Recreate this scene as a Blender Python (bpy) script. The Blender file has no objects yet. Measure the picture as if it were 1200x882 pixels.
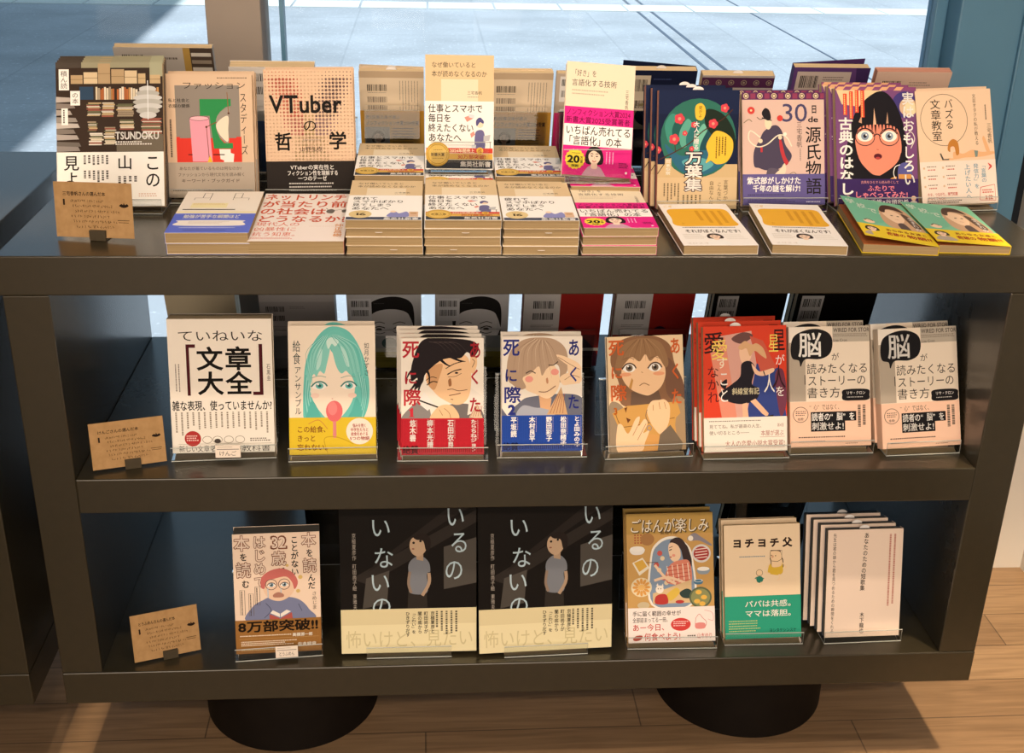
import bpy, math, random
from mathutils import Vector, Matrix, geometry
random.seed(7)
scene = bpy.context.scene
COL = scene.collection
R = math.radians

# ------------------------------------------------------------------ camera
YAW, PITCH, ROLL = 0.0773, 0.4206, 0.0242
cy_, sy_, cp_, sp_ = math.cos(YAW), math.sin(YAW), math.cos(PITCH), math.sin(PITCH)
fw = Vector((sy_*cp_, cy_*cp_, -sp_)); rt = Vector((cy_, -sy_, 0)); up = rt.cross(fw)
rr = math.cos(ROLL)*rt + math.sin(ROLL)*up; uu = -math.sin(ROLL)*rt + math.cos(ROLL)*up
cam_d = bpy.data.cameras.new('camera'); cam_d.sensor_width = 36; cam_d.lens = 1417.67*36/1200
cam_d.clip_start = 0.05; cam_d.clip_end = 200
cam = bpy.data.objects.new('camera', cam_d); COL.objects.link(cam)
m = Matrix((rr, uu, -fw)).transposed().to_4x4(); m.translation = Vector((0.5558, -1.5356, 1.395))
cam.matrix_world = m
scene.camera = cam

# ------------------------------------------------------------------ light and exposure
vs = scene.view_settings
vs.view_transform = 'Standard'; vs.look = 'None'; vs.gamma = 1; vs.exposure = -0.27; vs.use_curve_mapping = False
world = bpy.data.worlds.new('sky'); scene.world = world; world.use_nodes = True
bg = world.node_tree.nodes['Background']; bg.inputs[0].default_value = (.47, .66, .85, 1); bg.inputs[1].default_value = 0.85
sd = bpy.data.lights.new('sun', 'SUN'); sd.energy = 5.6; sd.color = (.87, .92, 1.0); sd.angle = R(.6)
sun = bpy.data.objects.new('sun', sd); COL.objects.link(sun)
sun.rotation_euler = Vector((0.25, 0.10, -0.96)).to_track_quat('-Z', 'Y').to_euler()
WARM = (1.0, .77, .56)
def spot(name, loc, aim, power, size=75, blend=.6, col=WARM, rad=.06):
    d = bpy.data.lights.new(name, 'SPOT'); d.energy = power; d.color = col; d.spot_size = R(size); d.spot_blend = blend; d.shadow_soft_size = rad
    o = bpy.data.objects.new(name, d); COL.objects.link(o); o.location = loc
    o.rotation_euler = (Vector(aim)-Vector(loc)).to_track_quat('-Z', 'Y').to_euler(); return o
spot('ceiling_spot', (-0.35, -2.75, 2.62), (.30, .1, .84), 88, 46, 1)
spot('ceiling_spot', (0.75, -2.85, 2.62), (.75, .1, .84), 90, 46, 1)
spot('ceiling_spot', (1.75, -2.75, 2.62), (1.20, .1, .84), 88, 46, 1)
spot('ceiling_spot', (0.30, -0.75, 2.66), (.40, .06, .88), 62, 60, .8)
spot('ceiling_spot', (1.10, -0.75, 2.66), (1.05, .06, .88), 62, 60, .8)
spot('ceiling_spot', (1.60, -0.35, 2.68), (1.69, .12, 0), 420, 21, .3, (1, .72, .44))
spot('ceiling_spot', (-0.030, .36, 2.7), (-0.028, .10, 0), 200, 7, .3, (1, .72, .44))
ad = bpy.data.lights.new('front_fill_light', 'AREA'); ad.shape = 'RECTANGLE'; ad.size = 3.6; ad.size_y = 2.0; ad.energy = 105; ad.color = (1, .82, .64)  # added fill without a real fixture, soft light into the shelves from the front
ao = bpy.data.objects.new('front_fill_light', ad); COL.objects.link(ao); ao.location = (.6, -4.0, 1.35); ao.rotation_euler = (R(90), 0, 0)

# ------------------------------------------------------------------ materials
def lin(h):
    h = h.lstrip('#'); c = [int(h[i:i+2], 16)/255 for i in (0, 2, 4)]
    return tuple(x/12.92 if x <= .04045 else ((x+.055)/1.055)**2.4 for x in c)
MATS = {}
def M(h, rough=.55, spec=.09):
    k = (h, rough)
    if k not in MATS:
        mt = bpy.data.materials.new('print_'+h); mt.use_nodes = True
        b = mt.node_tree.nodes['Principled BSDF']; c = lin(h); b.inputs['Base Color'].default_value = (min(.86, c[0]*.96), min(.86, c[1]*1.04), min(.86, c[2]*1.22), 1)
        b.inputs['Roughness'].default_value = rough; b.inputs['Specular IOR Level'].default_value = spec
        MATS[k] = mt
    return MATS[k]
def nmat(name, rough=.5, spec=.5):
    mt = bpy.data.materials.new(name); mt.use_nodes = True; t = mt.node_tree; b = t.nodes['Principled BSDF']
    b.inputs['Roughness'].default_value = rough; b.inputs['Specular IOR Level'].default_value = spec
    def N(ty, **kw):
        n = t.nodes.new(ty)
        for k, v in kw.items(): setattr(n, k, v)
        return n
    return mt, t, b, N
def noise_col(name, c0, c1, scale, rough=.5, spec=.5, stretch=(1, 1, 1), detail=4, lo=.35, hi=.65):
    mt, t, b, N = nmat(name, rough, spec)
    tc = N('ShaderNodeTexCoord'); mp = N('ShaderNodeMapping'); mp.inputs['Scale'].default_value = stretch
    nz = N('ShaderNodeTexNoise'); nz.inputs['Scale'].default_value = scale; nz.inputs['Detail'].default_value = detail
    cr = N('ShaderNodeValToRGB'); cr.color_ramp.elements[0].position = lo; cr.color_ramp.elements[1].position = hi
    cr.color_ramp.elements[0].color = (*c0, 1); cr.color_ramp.elements[1].color = (*c1, 1)
    t.links.new(tc.outputs['Object'], mp.inputs[0]); t.links.new(mp.outputs[0], nz.inputs['Vector'])
    t.links.new(nz.outputs['Fac'], cr.inputs[0]); t.links.new(cr.outputs[0], b.inputs['Base Color'])
    return mt
PAINT = noise_col('olive_laminate', (.0175, .0140, .0058), (.020, .0160, .0069), 60, .6, .2)
pb = PAINT.node_tree.nodes['Principled BSDF']; pb.inputs['Coat IOR'].default_value = 1.75; pb.inputs['Coat Weight'].default_value = .85; pb.inputs['Coat Roughness'].default_value = .22
PED = noise_col('pedestal_black', (.005, .0035, .003), (.007, .005, .004), 30, .6, .15)
PAGES = noise_col('page_edges', lin('8f7b5a'), lin('b09a76'), 6, .8, .1, (1, 260, 1), 2, .3, .7)
PAGES_LIT = noise_col('lit_page_edges', lin('c4ad88'), lin('dfc8a2'), 6, .8, .1, (1, 260, 1), 2, .3, .7)  # lit copy of PAGES for upright books, overhead light put into the colour
PAGES_SHADED = noise_col('shaded_page_edges', lin('5a5a58'), lin('70706c'), 6, .8, .1, (1, 260, 1), 2, .3, .7)  # greyed page edges, the shade under the shelf board is in the colour
FRAME = noise_col('light_aluminium', (.52, .60, .66), (.56, .64, .70), 5, .4, .5)
PAGES_PINK = noise_col('pink_page_edges', lin('c08474'), lin('d8a490'), 6, .8, .1, (1, 260, 1), 2, .3, .7)
KRAFT = noise_col('kraft_card', lin('a3825a'), lin('af8d64'), 90, .8, .1)
METAL = noise_col('window_metal', (.085, .225, .37), (.10, .25, .40), 3, .4, .5)
PIER = noise_col('pier_paint', lin('9a8f86'), lin('a2978d'), 3, .7, .2)
WHITEWALL = noise_col('white_wall', (.66, .64, .61), (.70, .68, .65), 4, .7, .2)
CEIL = noise_col('ceiling_paint', (.60, .57, .52), (.64, .61, .56), 4, .8, .2)
def acrylic(name, tint, edge=False, ior=1.45):
    mt = bpy.data.materials.new(name); mt.use_nodes = True; t = mt.node_tree; t.nodes.clear()
    out = t.nodes.new('ShaderNodeOutputMaterial'); mix = t.nodes.new('ShaderNodeMixShader')
    tr = t.nodes.new('ShaderNodeBsdfTransparent'); tr.inputs[0].default_value = (*tint, 1)
    t.links.new(tr.outputs[0], mix.inputs[1]); t.links.new(mix.outputs[0], out.inputs[0])
    if edge:
        d = t.nodes.new('ShaderNodeBsdfPrincipled'); d.inputs['Base Color'].default_value = (.62, .65, .64, 1); d.inputs['Roughness'].default_value = .15
        mix.inputs[0].default_value = .6; t.links.new(d.outputs[0], mix.inputs[2])
    else:
        g = t.nodes.new('ShaderNodeBsdfGlossy'); g.inputs['Roughness'].default_value = .04
        fr = t.nodes.new('ShaderNodeFresnel'); fr.inputs[0].default_value = ior
        t.links.new(fr.outputs[0], mix.inputs[0]); t.links.new(g.outputs[0], mix.inputs[2])
    return mt
ACR = acrylic('clear_acrylic', (.97, .98, .98)); ACR_GLINT = acrylic('acrylic_edge_glint', (.85, .9, .9), True)  # second one is paler, the light caught by sheet edges is in its colour
GLASS = acrylic('window_glass', (.95, .98, .98), ior=1.16)

# ------------------------------------------------------------------ mesh helpers
def tag(o, label, cat, group=None):
    o['label'] = label; o['category'] = cat
    if group: o['group'] = group
    return o
def empty(name, loc=(0, 0, 0), rot=(0, 0, 0)):
    o = bpy.data.objects.new(name, None); o.empty_display_size = .02; COL.objects.link(o); o.location = loc; o.rotation_euler = rot; return o
class MB:
    def __init__(s): s.v = []; s.f = []; s.fm = []; s.mats = []; s.sm = []
    def mi(s, mat):
        if mat not in s.mats: s.mats.append(mat)
        return s.mats.index(mat)
    def face(s, pts, mat, smooth=False):
        n = len(s.v); s.v += [tuple(p) for p in pts]; s.f.append(tuple(range(n, n+len(pts)))); s.fm.append(s.mi(mat)); s.sm.append(smooth)
    def mesh(s, vs_, fs, mat, smooth=False):
        n = len(s.v); s.v += [tuple(p) for p in vs_]; k = s.mi(mat)
        for f in fs: s.f.append(tuple(i+n for i in f)); s.fm.append(k); s.sm.append(smooth)
    def box(s, a, b, mat):
        x0, y0, z0 = a; x1, y1, z1 = b
        vs_ = [(x0, y0, z0), (x1, y0, z0), (x1, y1, z0), (x0, y1, z0), (x0, y0, z1), (x1, y0, z1), (x1, y1, z1), (x0, y1, z1)]
        s.mesh(vs_, [(0, 3, 2, 1), (4, 5, 6, 7), (0, 1, 5, 4), (1, 2, 6, 5), (2, 3, 7, 6), (3, 0, 4, 7)], mat)
    def cyl(s, c, r, z0, z1, mat, n=64, r2=None):
        r2 = r if r2 is None else r2
        a = [(c[0]+r*math.cos(2*math.pi*i/n), c[1]+r*math.sin(2*math.pi*i/n), z0) for i in range(n)]
        b = [(c[0]+r2*math.cos(2*math.pi*i/n), c[1]+r2*math.sin(2*math.pi*i/n), z1) for i in range(n)]
        s.mesh(a+b, [(i, (i+1) % n, n+(i+1) % n, n+i) for i in range(n)], mat, True)
        s.face(a[::-1], mat); s.face(b, mat)
    def build(s, name, parent=None, bevel=0):
        me = bpy.data.meshes.new(name); me.from_pydata(s.v, [], s.f)
        for mt in s.mats: me.materials.append(mt)
        me.polygons.foreach_set('material_index', s.fm); me.polygons.foreach_set('use_smooth', s.sm); me.update()
        o = bpy.data.objects.new(name, me); COL.objects.link(o)
        if parent: o.parent = parent
        if bevel:
            b = o.modifiers.new('bevel', 'BEVEL'); b.width = bevel; b.segments = 2; b.limit_method = 'ANGLE'
        return o
def copy_tree(o, parent=None):
    c = o.copy(); COL.objects.link(c)
    if parent: c.parent = parent
    for ch in list(o.children): copy_tree(ch, c)
    return c
def struct(name, mb, bevel=0):
    o = mb.build(name, None, bevel); o['kind'] = 'structure'; return o

# ------------------------------------------------------------------ the place
W = 1.43; ZT1, ZT0, ZM1, ZM0, ZB1, ZB0, DEP = .882, .8274, .551, .4962, .2172, .16, .535
def wood_floor():
    mt, t, b, N = nmat('oak_planks', .42, .4)
    tc = N('ShaderNodeTexCoord'); mp = N('ShaderNodeMapping'); mp.inputs['Location'].default_value = (.18, 0, 0)
    mp.inputs['Location'].default_value = (-.18, 0, 0)
    br = N('ShaderNodeTexBrick'); br.offset = .5; br.inputs['Scale'].default_value = 1
    br.inputs['Brick Width'].default_value = .74; br.inputs['Row Height'].default_value = .1; br.inputs['Mortar Size'].default_value = .0012
    br.inputs['Color1'].default_value = (.27, .175, .10, 1); br.inputs['Color2'].default_value = (.38, .26, .155, 1); br.inputs['Mortar'].default_value = (.12, .08, .05, 1)
    mp2 = N('ShaderNodeMapping'); mp2.inputs['Scale'].default_value = (2.2, 38, 1)
    nz = N('ShaderNodeTexNoise'); nz.inputs['Scale'].default_value = 2.5; nz.inputs['Detail'].default_value = 6; nz.inputs['Distortion'].default_value = .8
    mx = N('ShaderNodeMixRGB', blend_type='MULTIPLY'); mx.inputs[0].default_value = .8
    cr = N('ShaderNodeValToRGB'); cr.color_ramp.elements[0].position = .3; cr.color_ramp.elements[1].position = .7
    cr.color_ramp.elements[0].color = (.62, .60, .58, 1); cr.color_ramp.elements[1].color = (1.1, 1.1, 1.1, 1)
    L = t.links.new
    L(tc.outputs['Object'], mp.inputs[0]); L(mp.outputs[0], br.inputs[0]); L(tc.outputs['Object'], mp2.inputs[0]); L(mp2.outputs[0], nz.inputs['Vector'])
    L(nz.outputs['Fac'], cr.inputs[0]); L(br.outputs['Color'], mx.inputs[1]); L(cr.outputs[0], mx.inputs[2]); L(mx.outputs[0], b.inputs['Base Color'])
    return mt
def paving():
    mt, t, b, N = nmat('stone_paving', .75, .2)
    tc = N('ShaderNodeTexCoord')
    br = N('ShaderNodeTexBrick'); br.offset = 0; br.inputs['Scale'].default_value = 1; br.inputs['Brick Width'].default_value = 1.0; br.inputs['Row Height'].default_value = .9
    br.inputs['Mortar Size'].default_value = .008; br.inputs['Color1'].default_value = (.46, .48, .50, 1); br.inputs['Color2'].default_value = (.50, .52, .54, 1); br.inputs['Mortar'].default_value = (.42, .44, .46, 1)
    n1 = N('ShaderNodeTexNoise'); n1.inputs['Scale'].default_value = 1.2; n1.inputs['Detail'].default_value = 8
    n2 = N('ShaderNodeTexNoise'); n2.inputs['Scale'].default_value = 34; n2.inputs['Detail'].default_value = 3
    r1 = N('ShaderNodeValToRGB'); r1.color_ramp.elements[0].position = .3; r1.color_ramp.elements[1].position = .7
    r1.color_ramp.elements[0].color = (.80, .80, .80, 1); r1.color_ramp.elements[1].color = (1.12, 1.12, 1.12, 1)
    r2 = N('ShaderNodeValToRGB'); r2.color_ramp.elements[0].position = .60; r2.color_ramp.elements[1].position = .78
    r2.color_ramp.elements[0].color = (1, 1, 1, 1); r2.color_ramp.elements[1].color = (1.7, 1.7, 1.7, 1)
    m1 = N('ShaderNodeMixRGB', blend_type='MULTIPLY'); m1.inputs[0].default_value = 1
    m2 = N('ShaderNodeMixRGB', blend_type='MULTIPLY'); m2.inputs[0].default_value = 1
    L = t.links.new
    for n in (br, n1, n2): L(tc.outputs['Object'], n.inputs[0])
    L(n1.outputs['Fac'], r1.inputs[0]); L(n2.outputs['Fac'], r2.inputs[0]); L(br.outputs['Color'], m1.inputs[1]); L(r1.outputs[0], m1.inputs[2])
    L(m1.outputs[0], m2.inputs[1]); L(r2.outputs[0], m2.inputs[2]); L(m2.outputs[0], b.inputs['Base Color'])
    return mt
XL, XR, YB, YF, ZC = -2.6, 1.81, -4.3, .70, 2.8
a = MB(); a.box((XL-.1, YB-.1, -.1), (XR+.1, YF, 0), wood_floor()); struct('floor', a)
a = MB(); a.box((XL-.1, YB-.1, ZC), (XR+.1, YF+.15, ZC+.1), CEIL); struct('ceiling', a)
a = MB(); a.box((XL-.1, YB-.1, 0), (XR+.1, YB, ZC), CEIL); struct('wall_back', a)
a = MB(); a.box((XL-.1, YB, 0), (XL, YF, ZC), CEIL); struct('wall_left', a)
a = MB(); a.box((XR, YB, 0), (XR+.1, YF, ZC), WHITEWALL); struct('wall_right', a)
a = MB(); a.box((1.672, .565, 0), (XR, YF, ZC), WHITEWALL); struct('wall_front', a)
a = MB(); a.box((1.652, .60, 0), (1.672, .68, ZC), M('22262a')); struct('trim_1', a)
a = MB(); a.box((1.487, .585, 0), (1.652, .70, ZC), METAL); a.box((1.60, .577, 0), (1.606, .585, ZC), METAL); struct('trim_2', a, .003)
a = MB(); a.box((XL, .60, 0), (1.487, .70, .10), WHITEWALL); struct('trim_3', a, .003)
a = MB(); a.box((.192, .585, .10), (.283, .70, ZC), PIER); struct('wall_pier', a, .002)
def window(n, x0, x1):
    root = empty('window_%d' % n, ((x0+x1)/2, .66, .10)); root['kind'] = 'structure'; c = (x0+x1)/2
    f = MB(); t_ = .022
    f.box((x0-c, -.02, 0), (x0-c+t_, .02, ZC-.1), FRAME if n == 1 else METAL); f.box((x1-c-t_, -.02, 0), (x1-c, .02, ZC-.1), METAL)
    f.box((x0-c+t_, -.02, 0), (x1-c-t_, .02, .03), METAL); f.box((x0-c+t_, -.02, ZC-.13), (x1-c-t_, .02, ZC-.1), METAL)
    f.build('window_frame', root, .002)
    g = MB(); g.box((x0-c+t_, -.004, .03), (x1-c-t_, .004, ZC-.13), GLASS); g.build('window_pane', root)
window(1, .255, 1.487); window(2, XL, .225)
a = MB(); a.box((.309, .63, .10), (.316, .66, ZC-.1), METAL); struct('trim_7', a)
# outdoors
a = MB(); a.box((-30, .85, -.12), (30, 60, -.03), paving()); struct('ground_paving', a)
a = MB(); a.box((-30, .70, -.2), (30, .85, -.03), M('8f9294')); struct('trim_4', a)
a = MB()
for x0, x1 in ((2.46, 2.485), (2.585, 2.61), (3.50, 3.515)):
    a.box((x0, .85, -.032), (x1, 40, -.026), M('6a7074'))
struct('trim_5', a)
a = MB()
x = -9.0
while x < 12:
    a.box((x, 9.62, -.032), (x+.58, 10.06, -.024), M('efe9d2')); x += .6
struct('trim_6', a)
a = MB(); a.box((-9, 1.6, -.03), (-4.02, 11.2, 9.9), M('8d9295')); a.v = [(x-(.04*(y-4.8) if x > -5 else 0), y, z) for x, y, z in a.v]; struct('wall_outside', a)

# ------------------------------------------------------------------ display units
def display_unit(name, x0, label):
    root = empty(name, (x0, 0, 0)); tag(root, label, 'shelf unit', 'olive display units')
    def part(n, a_, b_, bev=.0018):
        q = MB(); q.box(a_, b_, PAINT); return q.build(n, root, bev)
    part('top_panel', (-.004, 0, ZT0), (W+.006, DEP+.03, ZT1))
    part('side_panel', (0, 0, ZB1), (.06, DEP, ZT0)); part('side_panel', (W-.06, 0, ZB1), (W, DEP, ZT0))
    part('shelf_board', (.06, 0, ZM0), (W-.06, DEP, ZM1)); part('base_panel', (0, -.001, ZB0), (W, DEP, ZB1))
    for cx in (.318, 1.112):
        q = MB(); q.cyl((cx, .21), .148, 0, ZB0, PED, 96); q.build('pedestal', root)
    return root
display_unit('display_unit', 0, 'long olive-grey two-shelf display unit filled with standing books')
display_unit('display_unit', -W-.049, 'matching olive-grey unit cut off at the left edge, next to the filled one')

# ------------------------------------------------------------------ printed lettering: glyph outlines from the built-in font
_fc = bpy.data.curves.new('glyph', 'FONT'); _fc.resolution_u = 2
_fo = bpy.data.objects.new('glyph', _fc); COL.objects.link(_fo)
GL = {}
OUT = {}
def outlines(ch):
    """filled outline of one character (non-zero winding) and its contours"""
    if ch in OUT: return OUT[ch]
    _fc.body = ch; dg = bpy.context.evaluated_depsgraph_get(); dg.update()
    cu = _fo.to_curve(dg); cs = []
    for sp in cu.splines:
        bp = [(Vector(p.co[:2]), Vector(p.handle_left[:2]), Vector(p.handle_right[:2])) for p in sp.bezier_points]
        n = len(bp); poly = []
        if n < 2: continue
        for i in range(n):
            p, q = bp[i], bp[(i+1) % n]; d = (q[0]-p[0])
            flat = d.length < 1e-6 or (abs((p[2]-p[0]).cross(d)) < 2e-3*d.length and abs((q[1]-p[0]).cross(d)) < 2e-3*d.length)
            for t in ((0,) if flat else (0, .5) if d.length < .2 else (0, .33, .67)):
                u = 1-t; poly.append(u**3*p[0]+3*u*u*t*p[2]+3*u*t*t*q[1]+t**3*q[0])
        cs.append([v for k, v in enumerate(poly) if (v-poly[k-1]).length > 1e-5])
    _fo.to_curve_clear()
    vs_, es = [], []
    for c in cs:
        n0 = len(vs_); vs_ += c; es += [(n0+i, n0+(i+1) % len(c)) for i in range(len(c))]
    if not vs_: OUT[ch] = ([], [], []); return OUT[ch]
    v2, _, f2 = geometry.delaunay_2d_cdt(vs_, es, [], 0, 1e-6)[:3]
    keep = []
    for f in f2:
        g = sum((v2[i] for i in f), Vector((0, 0)))/len(f); wn = 0
        for c in cs:
            for i in range(len(c)):
                a_, b_ = c[i-1], c[i]
                if (a_.y <= g.y) != (b_.y <= g.y):
                    s_ = (b_.x-a_.x)*(g.y-a_.y)-(g.x-a_.x)*(b_.y-a_.y)
                    if b_.y > a_.y and s_ > 0: wn += 1
                    elif b_.y <= a_.y and s_ < 0: wn -= 1
        if wn: keep.append(tuple(f))
    OUT[ch] = ([tuple(v) for v in v2], keep, cs); return OUT[ch]
def glyph(ch, b):
    k = (ch, b)
    if k not in GL:
        v0, f0, cs = outlines(ch); vs_, fs = list(v0), list(f0)
        if b > 0:                                    # heavier weight: the stroke edges grow outwards by b
            for c in cs:
                for i in range(len(c)):
                    p, q = c[i-1], c[i]; d = (q-p).normalized(); nn = Vector((-d.y, d.x))*b; d = d*b*.7; n = len(vs_)
                    vs_ += [tuple(p-d-nn), tuple(q+d-nn), tuple(q+d+nn), tuple(p-d+nn)]; fs.append((n, n+1, n+2, n+3))
        xm = max([v[0] for v in v0], default=.3)
        adv = 1.0 if ord(ch) > 0x2000 else (.3 if ch == ' ' else xm+.055)
        GL[k] = (vs_, fs, adv)
    return GL[k]
def smooth(pts, closed=True, n=6):
    out = []; k = len(pts)
    for i in range(k if closed else k-1):
        p0 = pts[(i-1) % k] if closed or i > 0 else pts[0]; p1 = pts[i]; p2 = pts[(i+1) % k]
        p3 = pts[(i+2) % k] if closed or i+2 < k else pts[-1]
        for j in range(n):
            t = j/n
            out.append(tuple(.5*(2*p1[c]+(p2[c]-p0[c])*t+(2*p0[c]-5*p1[c]+4*p2[c]-p3[c])*t*t+(3*p1[c]-p0[c]-3*p2[c]+p3[c])*t**3) for c in (0, 1)))
    if not closed: out.append(pts[-1])
    return out
class Art:
    """prints flat coloured shapes on a cover; x and y in percent of the cover, y downwards"""
    D = 7e-6
    def __init__(s, w, h): s.w = w; s.h = h; s.cov = MB(); s.bnd = None; s.mb = s.cov; s.off = s.D; s.bandtop = None; s.rg = random.Random(5); s.vo = 0; s.vs = 1
    def X(s, x, y): return ((x/100-.5)*s.w, (1-(s.vo+y*s.vs)/100)*s.h)
    def _clip(s, pts):
        z0, z1 = 0.0, s.h
        if s.bnd is not None: z0, z1 = (1-s.bandy1/100)*s.h, (1-s.bandtop/100)*s.h
        for ax, sg, lim in ((0, 1, s.w/2), (0, -1, s.w/2), (1, 1, z1), (1, -1, -z0)):
            out = []; n = len(pts)
            for i in range(n):
                p, q = pts[i], pts[(i+1) % n]; dp, dq = lim-sg*p[ax], lim-sg*q[ax]
                if dp >= 0: out.append(p)
                if dp*dq < 0:
                    t = dp/(dp-dq); out.append((p[0]+(q[0]-p[0])*t, p[1]+(q[1]-p[1])*t))
            pts = out
            if len(pts) < 3: return None
        return pts
    def _poly(s, pts, c, step=True):
        pts = s._clip([(p[0], p[1]) for p in pts])
        if pts is None: return
        s.mb.face([(x, -s.off, z) for x, z in pts], M(c))
        if step: s.off += s.D
    def _area(s, p): return sum(p[i][0]*p[(i+1) % len(p)][1]-p[(i+1) % len(p)][0]*p[i][1] for i in range(len(p)))
    def P(s, pts, c):
        q = [s.X(*p) for p in pts]
        if s._area(q) < 0: q.reverse()
        s._poly(q, c)
    def R(s, x0, y0, x1, y1, c): s.P([(x0, y0), (x1, y0), (x1, y1), (x0, y1)], c)
    def B(s, pts, c, n=6): s.P(smooth(pts, True, n), c)
    def E(s, cx, cy, rx, c, ry=None, rot=0, n=28):
        ry = rx if ry is None else ry; k = s.w/s.h/s.vs; r_ = R(rot)
        pts = []
        for i in range(n):
            a_ = 2*math.pi*i/n; x = rx*math.cos(a_); y = ry*math.sin(a_)
            pts.append((cx+x*math.cos(r_)-y*math.sin(r_), cy+(x*math.sin(r_)+y*math.cos(r_))*k))
        s.P(pts, c)
    def L(s, pts, wd, c, sm=True, closed=False, taper=False):
        if sm and len(pts) > 2: pts = smooth(pts, closed, 5)
        if closed: pts = pts+[pts[0]]
        q = [Vector(s.X(*p)) for p in pts]; hw = wd/200*s.w; n = len(q)
        lf, rg_ = [], []
        for i in range(n):
            d = (q[min(i+1, n-1)]-q[max(i-1, 0)])
            d = d.normalized() if d.length > 1e-9 else Vector((1, 0)); nn = Vector((-d.y, d.x))
            k = hw*(1-.85*i/(n-1)) if taper else hw
            lf.append(q[i]+nn*k); rg_.append(q[i]-nn*k)
        for i in range(n-1):
            s._poly([rg_[i], rg_[i+1], lf[i+1], lf[i]], c, False)
        s.off += s.D
    def ring(s, cx, cy, rx, wd, c, ry=None):
        ry = rx if ry is None else ry; k = s.w/s.h/s.vs
        s.L([(cx+rx*math.cos(a_*math.pi/14), cy+ry*k*math.sin(a_*math.pi/14)) for a_ in range(28)], wd, c, False, True)
    def _glyph(s, ch, b, fx, c):
        vs_, fs, adv = glyph(ch, b)
        if not vs_: return
        s.mb.mesh([(p[0], -s.off, p[1]) for p in (fx(*v) for v in vs_)], fs, M(c))
    def T(s, x, y, w, h, txt, c, b=0, slant=0):
        """one line of lettering fitted into the box x, y, w, h"""
        latin = all(ord(ch) < 0x2000 for ch in txt)
        y0, y1 = (0.0, .70) if latin else (-.09, .86)
        tot = sum(glyph(ch, b)[2] for ch in txt); sx = w/100*s.w/tot; sz = h/100*s.h*s.vs/(y1-y0)
        ox, oz = s.X(x, y+h); cur = 0
        for ch in txt:
            s._glyph(ch, b, lambda u, v, cur=cur: (ox+(cur+u)*sx+slant*v*sx, oz+(v-y0)*sz), c)
            cur += glyph(ch, b)[2]
        s.off += s.D
    def V(s, x, y, w, h, txt, c, b=0, drift=0):
        """one column of lettering fitted into the box x, y, w, h"""
        n = len(txt); ch_h = h/100*s.h*s.vs/n; cw = w/100*s.w
        for i, ch in enumerate(txt):
            ox, oz = s.X(x+drift*i, y); oz -= ch_h*(i+1)
            if ch in 'ー〜「」（）…':
                f = lambda u, v: (ox+((v+.07))*cw, oz+(1-u)*ch_h) if ch != 'ー' else (ox+(1-(v+.12))*cw, oz+(1-u)*ch_h)
            elif ch in '、。': f = lambda u, v: (ox+(u+.5)*cw, oz+(v+.55)*ch_h)
            else: f = lambda u, v: (ox+u*cw, oz+(v+.12)*ch_h)
            s._glyph(ch, b, f, c)
        s.off += s.D
    def G(s, x, y, w, h, n, c, fill=.55):
        """n lines of lettering too small to read in the photograph: fine broken strokes"""
        lh = h/n
        for i in range(n):
            cx = x; end = x+w*(s.rg.uniform(.75, 1) if n > 1 else 1)
            while cx < end:
                d = s.rg.uniform(.9, 2.0); q = [s.X(cx, y+lh*i), s.X(cx+d, y+lh*(i+fill))]
                s._poly([(q[0][0], q[1][1]), (q[1][0], q[1][1]), (q[1][0], q[0][1]), (q[0][0], q[0][1])], c, False)
                cx += d+.7
        s.off += s.D
    def GV(s, x, y, w, h, n, c, fill=.5):
        lw = w/n; k = s.w/s.h
        for i in range(n):
            cy = y; end = y+h*(s.rg.uniform(.6, 1) if n > 1 else 1)
            while cy < end:
                d = s.rg.uniform(.9, 1.8)*k; q = [s.X(x+w-lw*(i+1), cy), s.X(x+w-lw*(i+1)+lw*fill, cy+d)]
                s._poly([(q[0][0], q[1][1]), (q[1][0], q[1][1]), (q[1][0], q[0][1]), (q[0][0], q[0][1])], c, False)
                cy += d+.6*k
        s.off += s.D
    def S(s, x, y, w, h, c):
        """a line of handwriting too small to read"""
        cx = x
        while cx < x+w:
            d = s.rg.uniform(1.6, 3.2)
            for _ in range(2):
                q = [(cx+s.rg.uniform(0, d), y+s.rg.uniform(0, h)) for _ in range(3)]; s.off -= s.D; s.L(q, .55, c, False)
            cx += d+s.rg.choice((.3, .4, 1.6))
        s.off += s.D
    def BAR(s, x, y, w, h, c='26221e'):
        cx = x
        while cx < x+w:
            d = s.rg.choice((.5, .8, 1.3)); a_, b_ = s.X(cx, y), s.X(cx+d, y+h)
            s._poly([(a_[0], b_[1]), (b_[0], b_[1]), (b_[0], a_[1]), (a_[0], a_[1])], c, False); cx += d+s.rg.choice((.5, .7, 1.1))
        s.off += s.D
    def BAND(s, y0, c, y1=100):
        s.bandtop = s.vo+y0*s.vs; s.bandcol = c; s.bandy1 = s.vo+y1*s.vs; s.bnd = MB(); s.mb = s.bnd; s.off += 1.2e-4; s.bandoff = s.off; s.off += s.D

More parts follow.
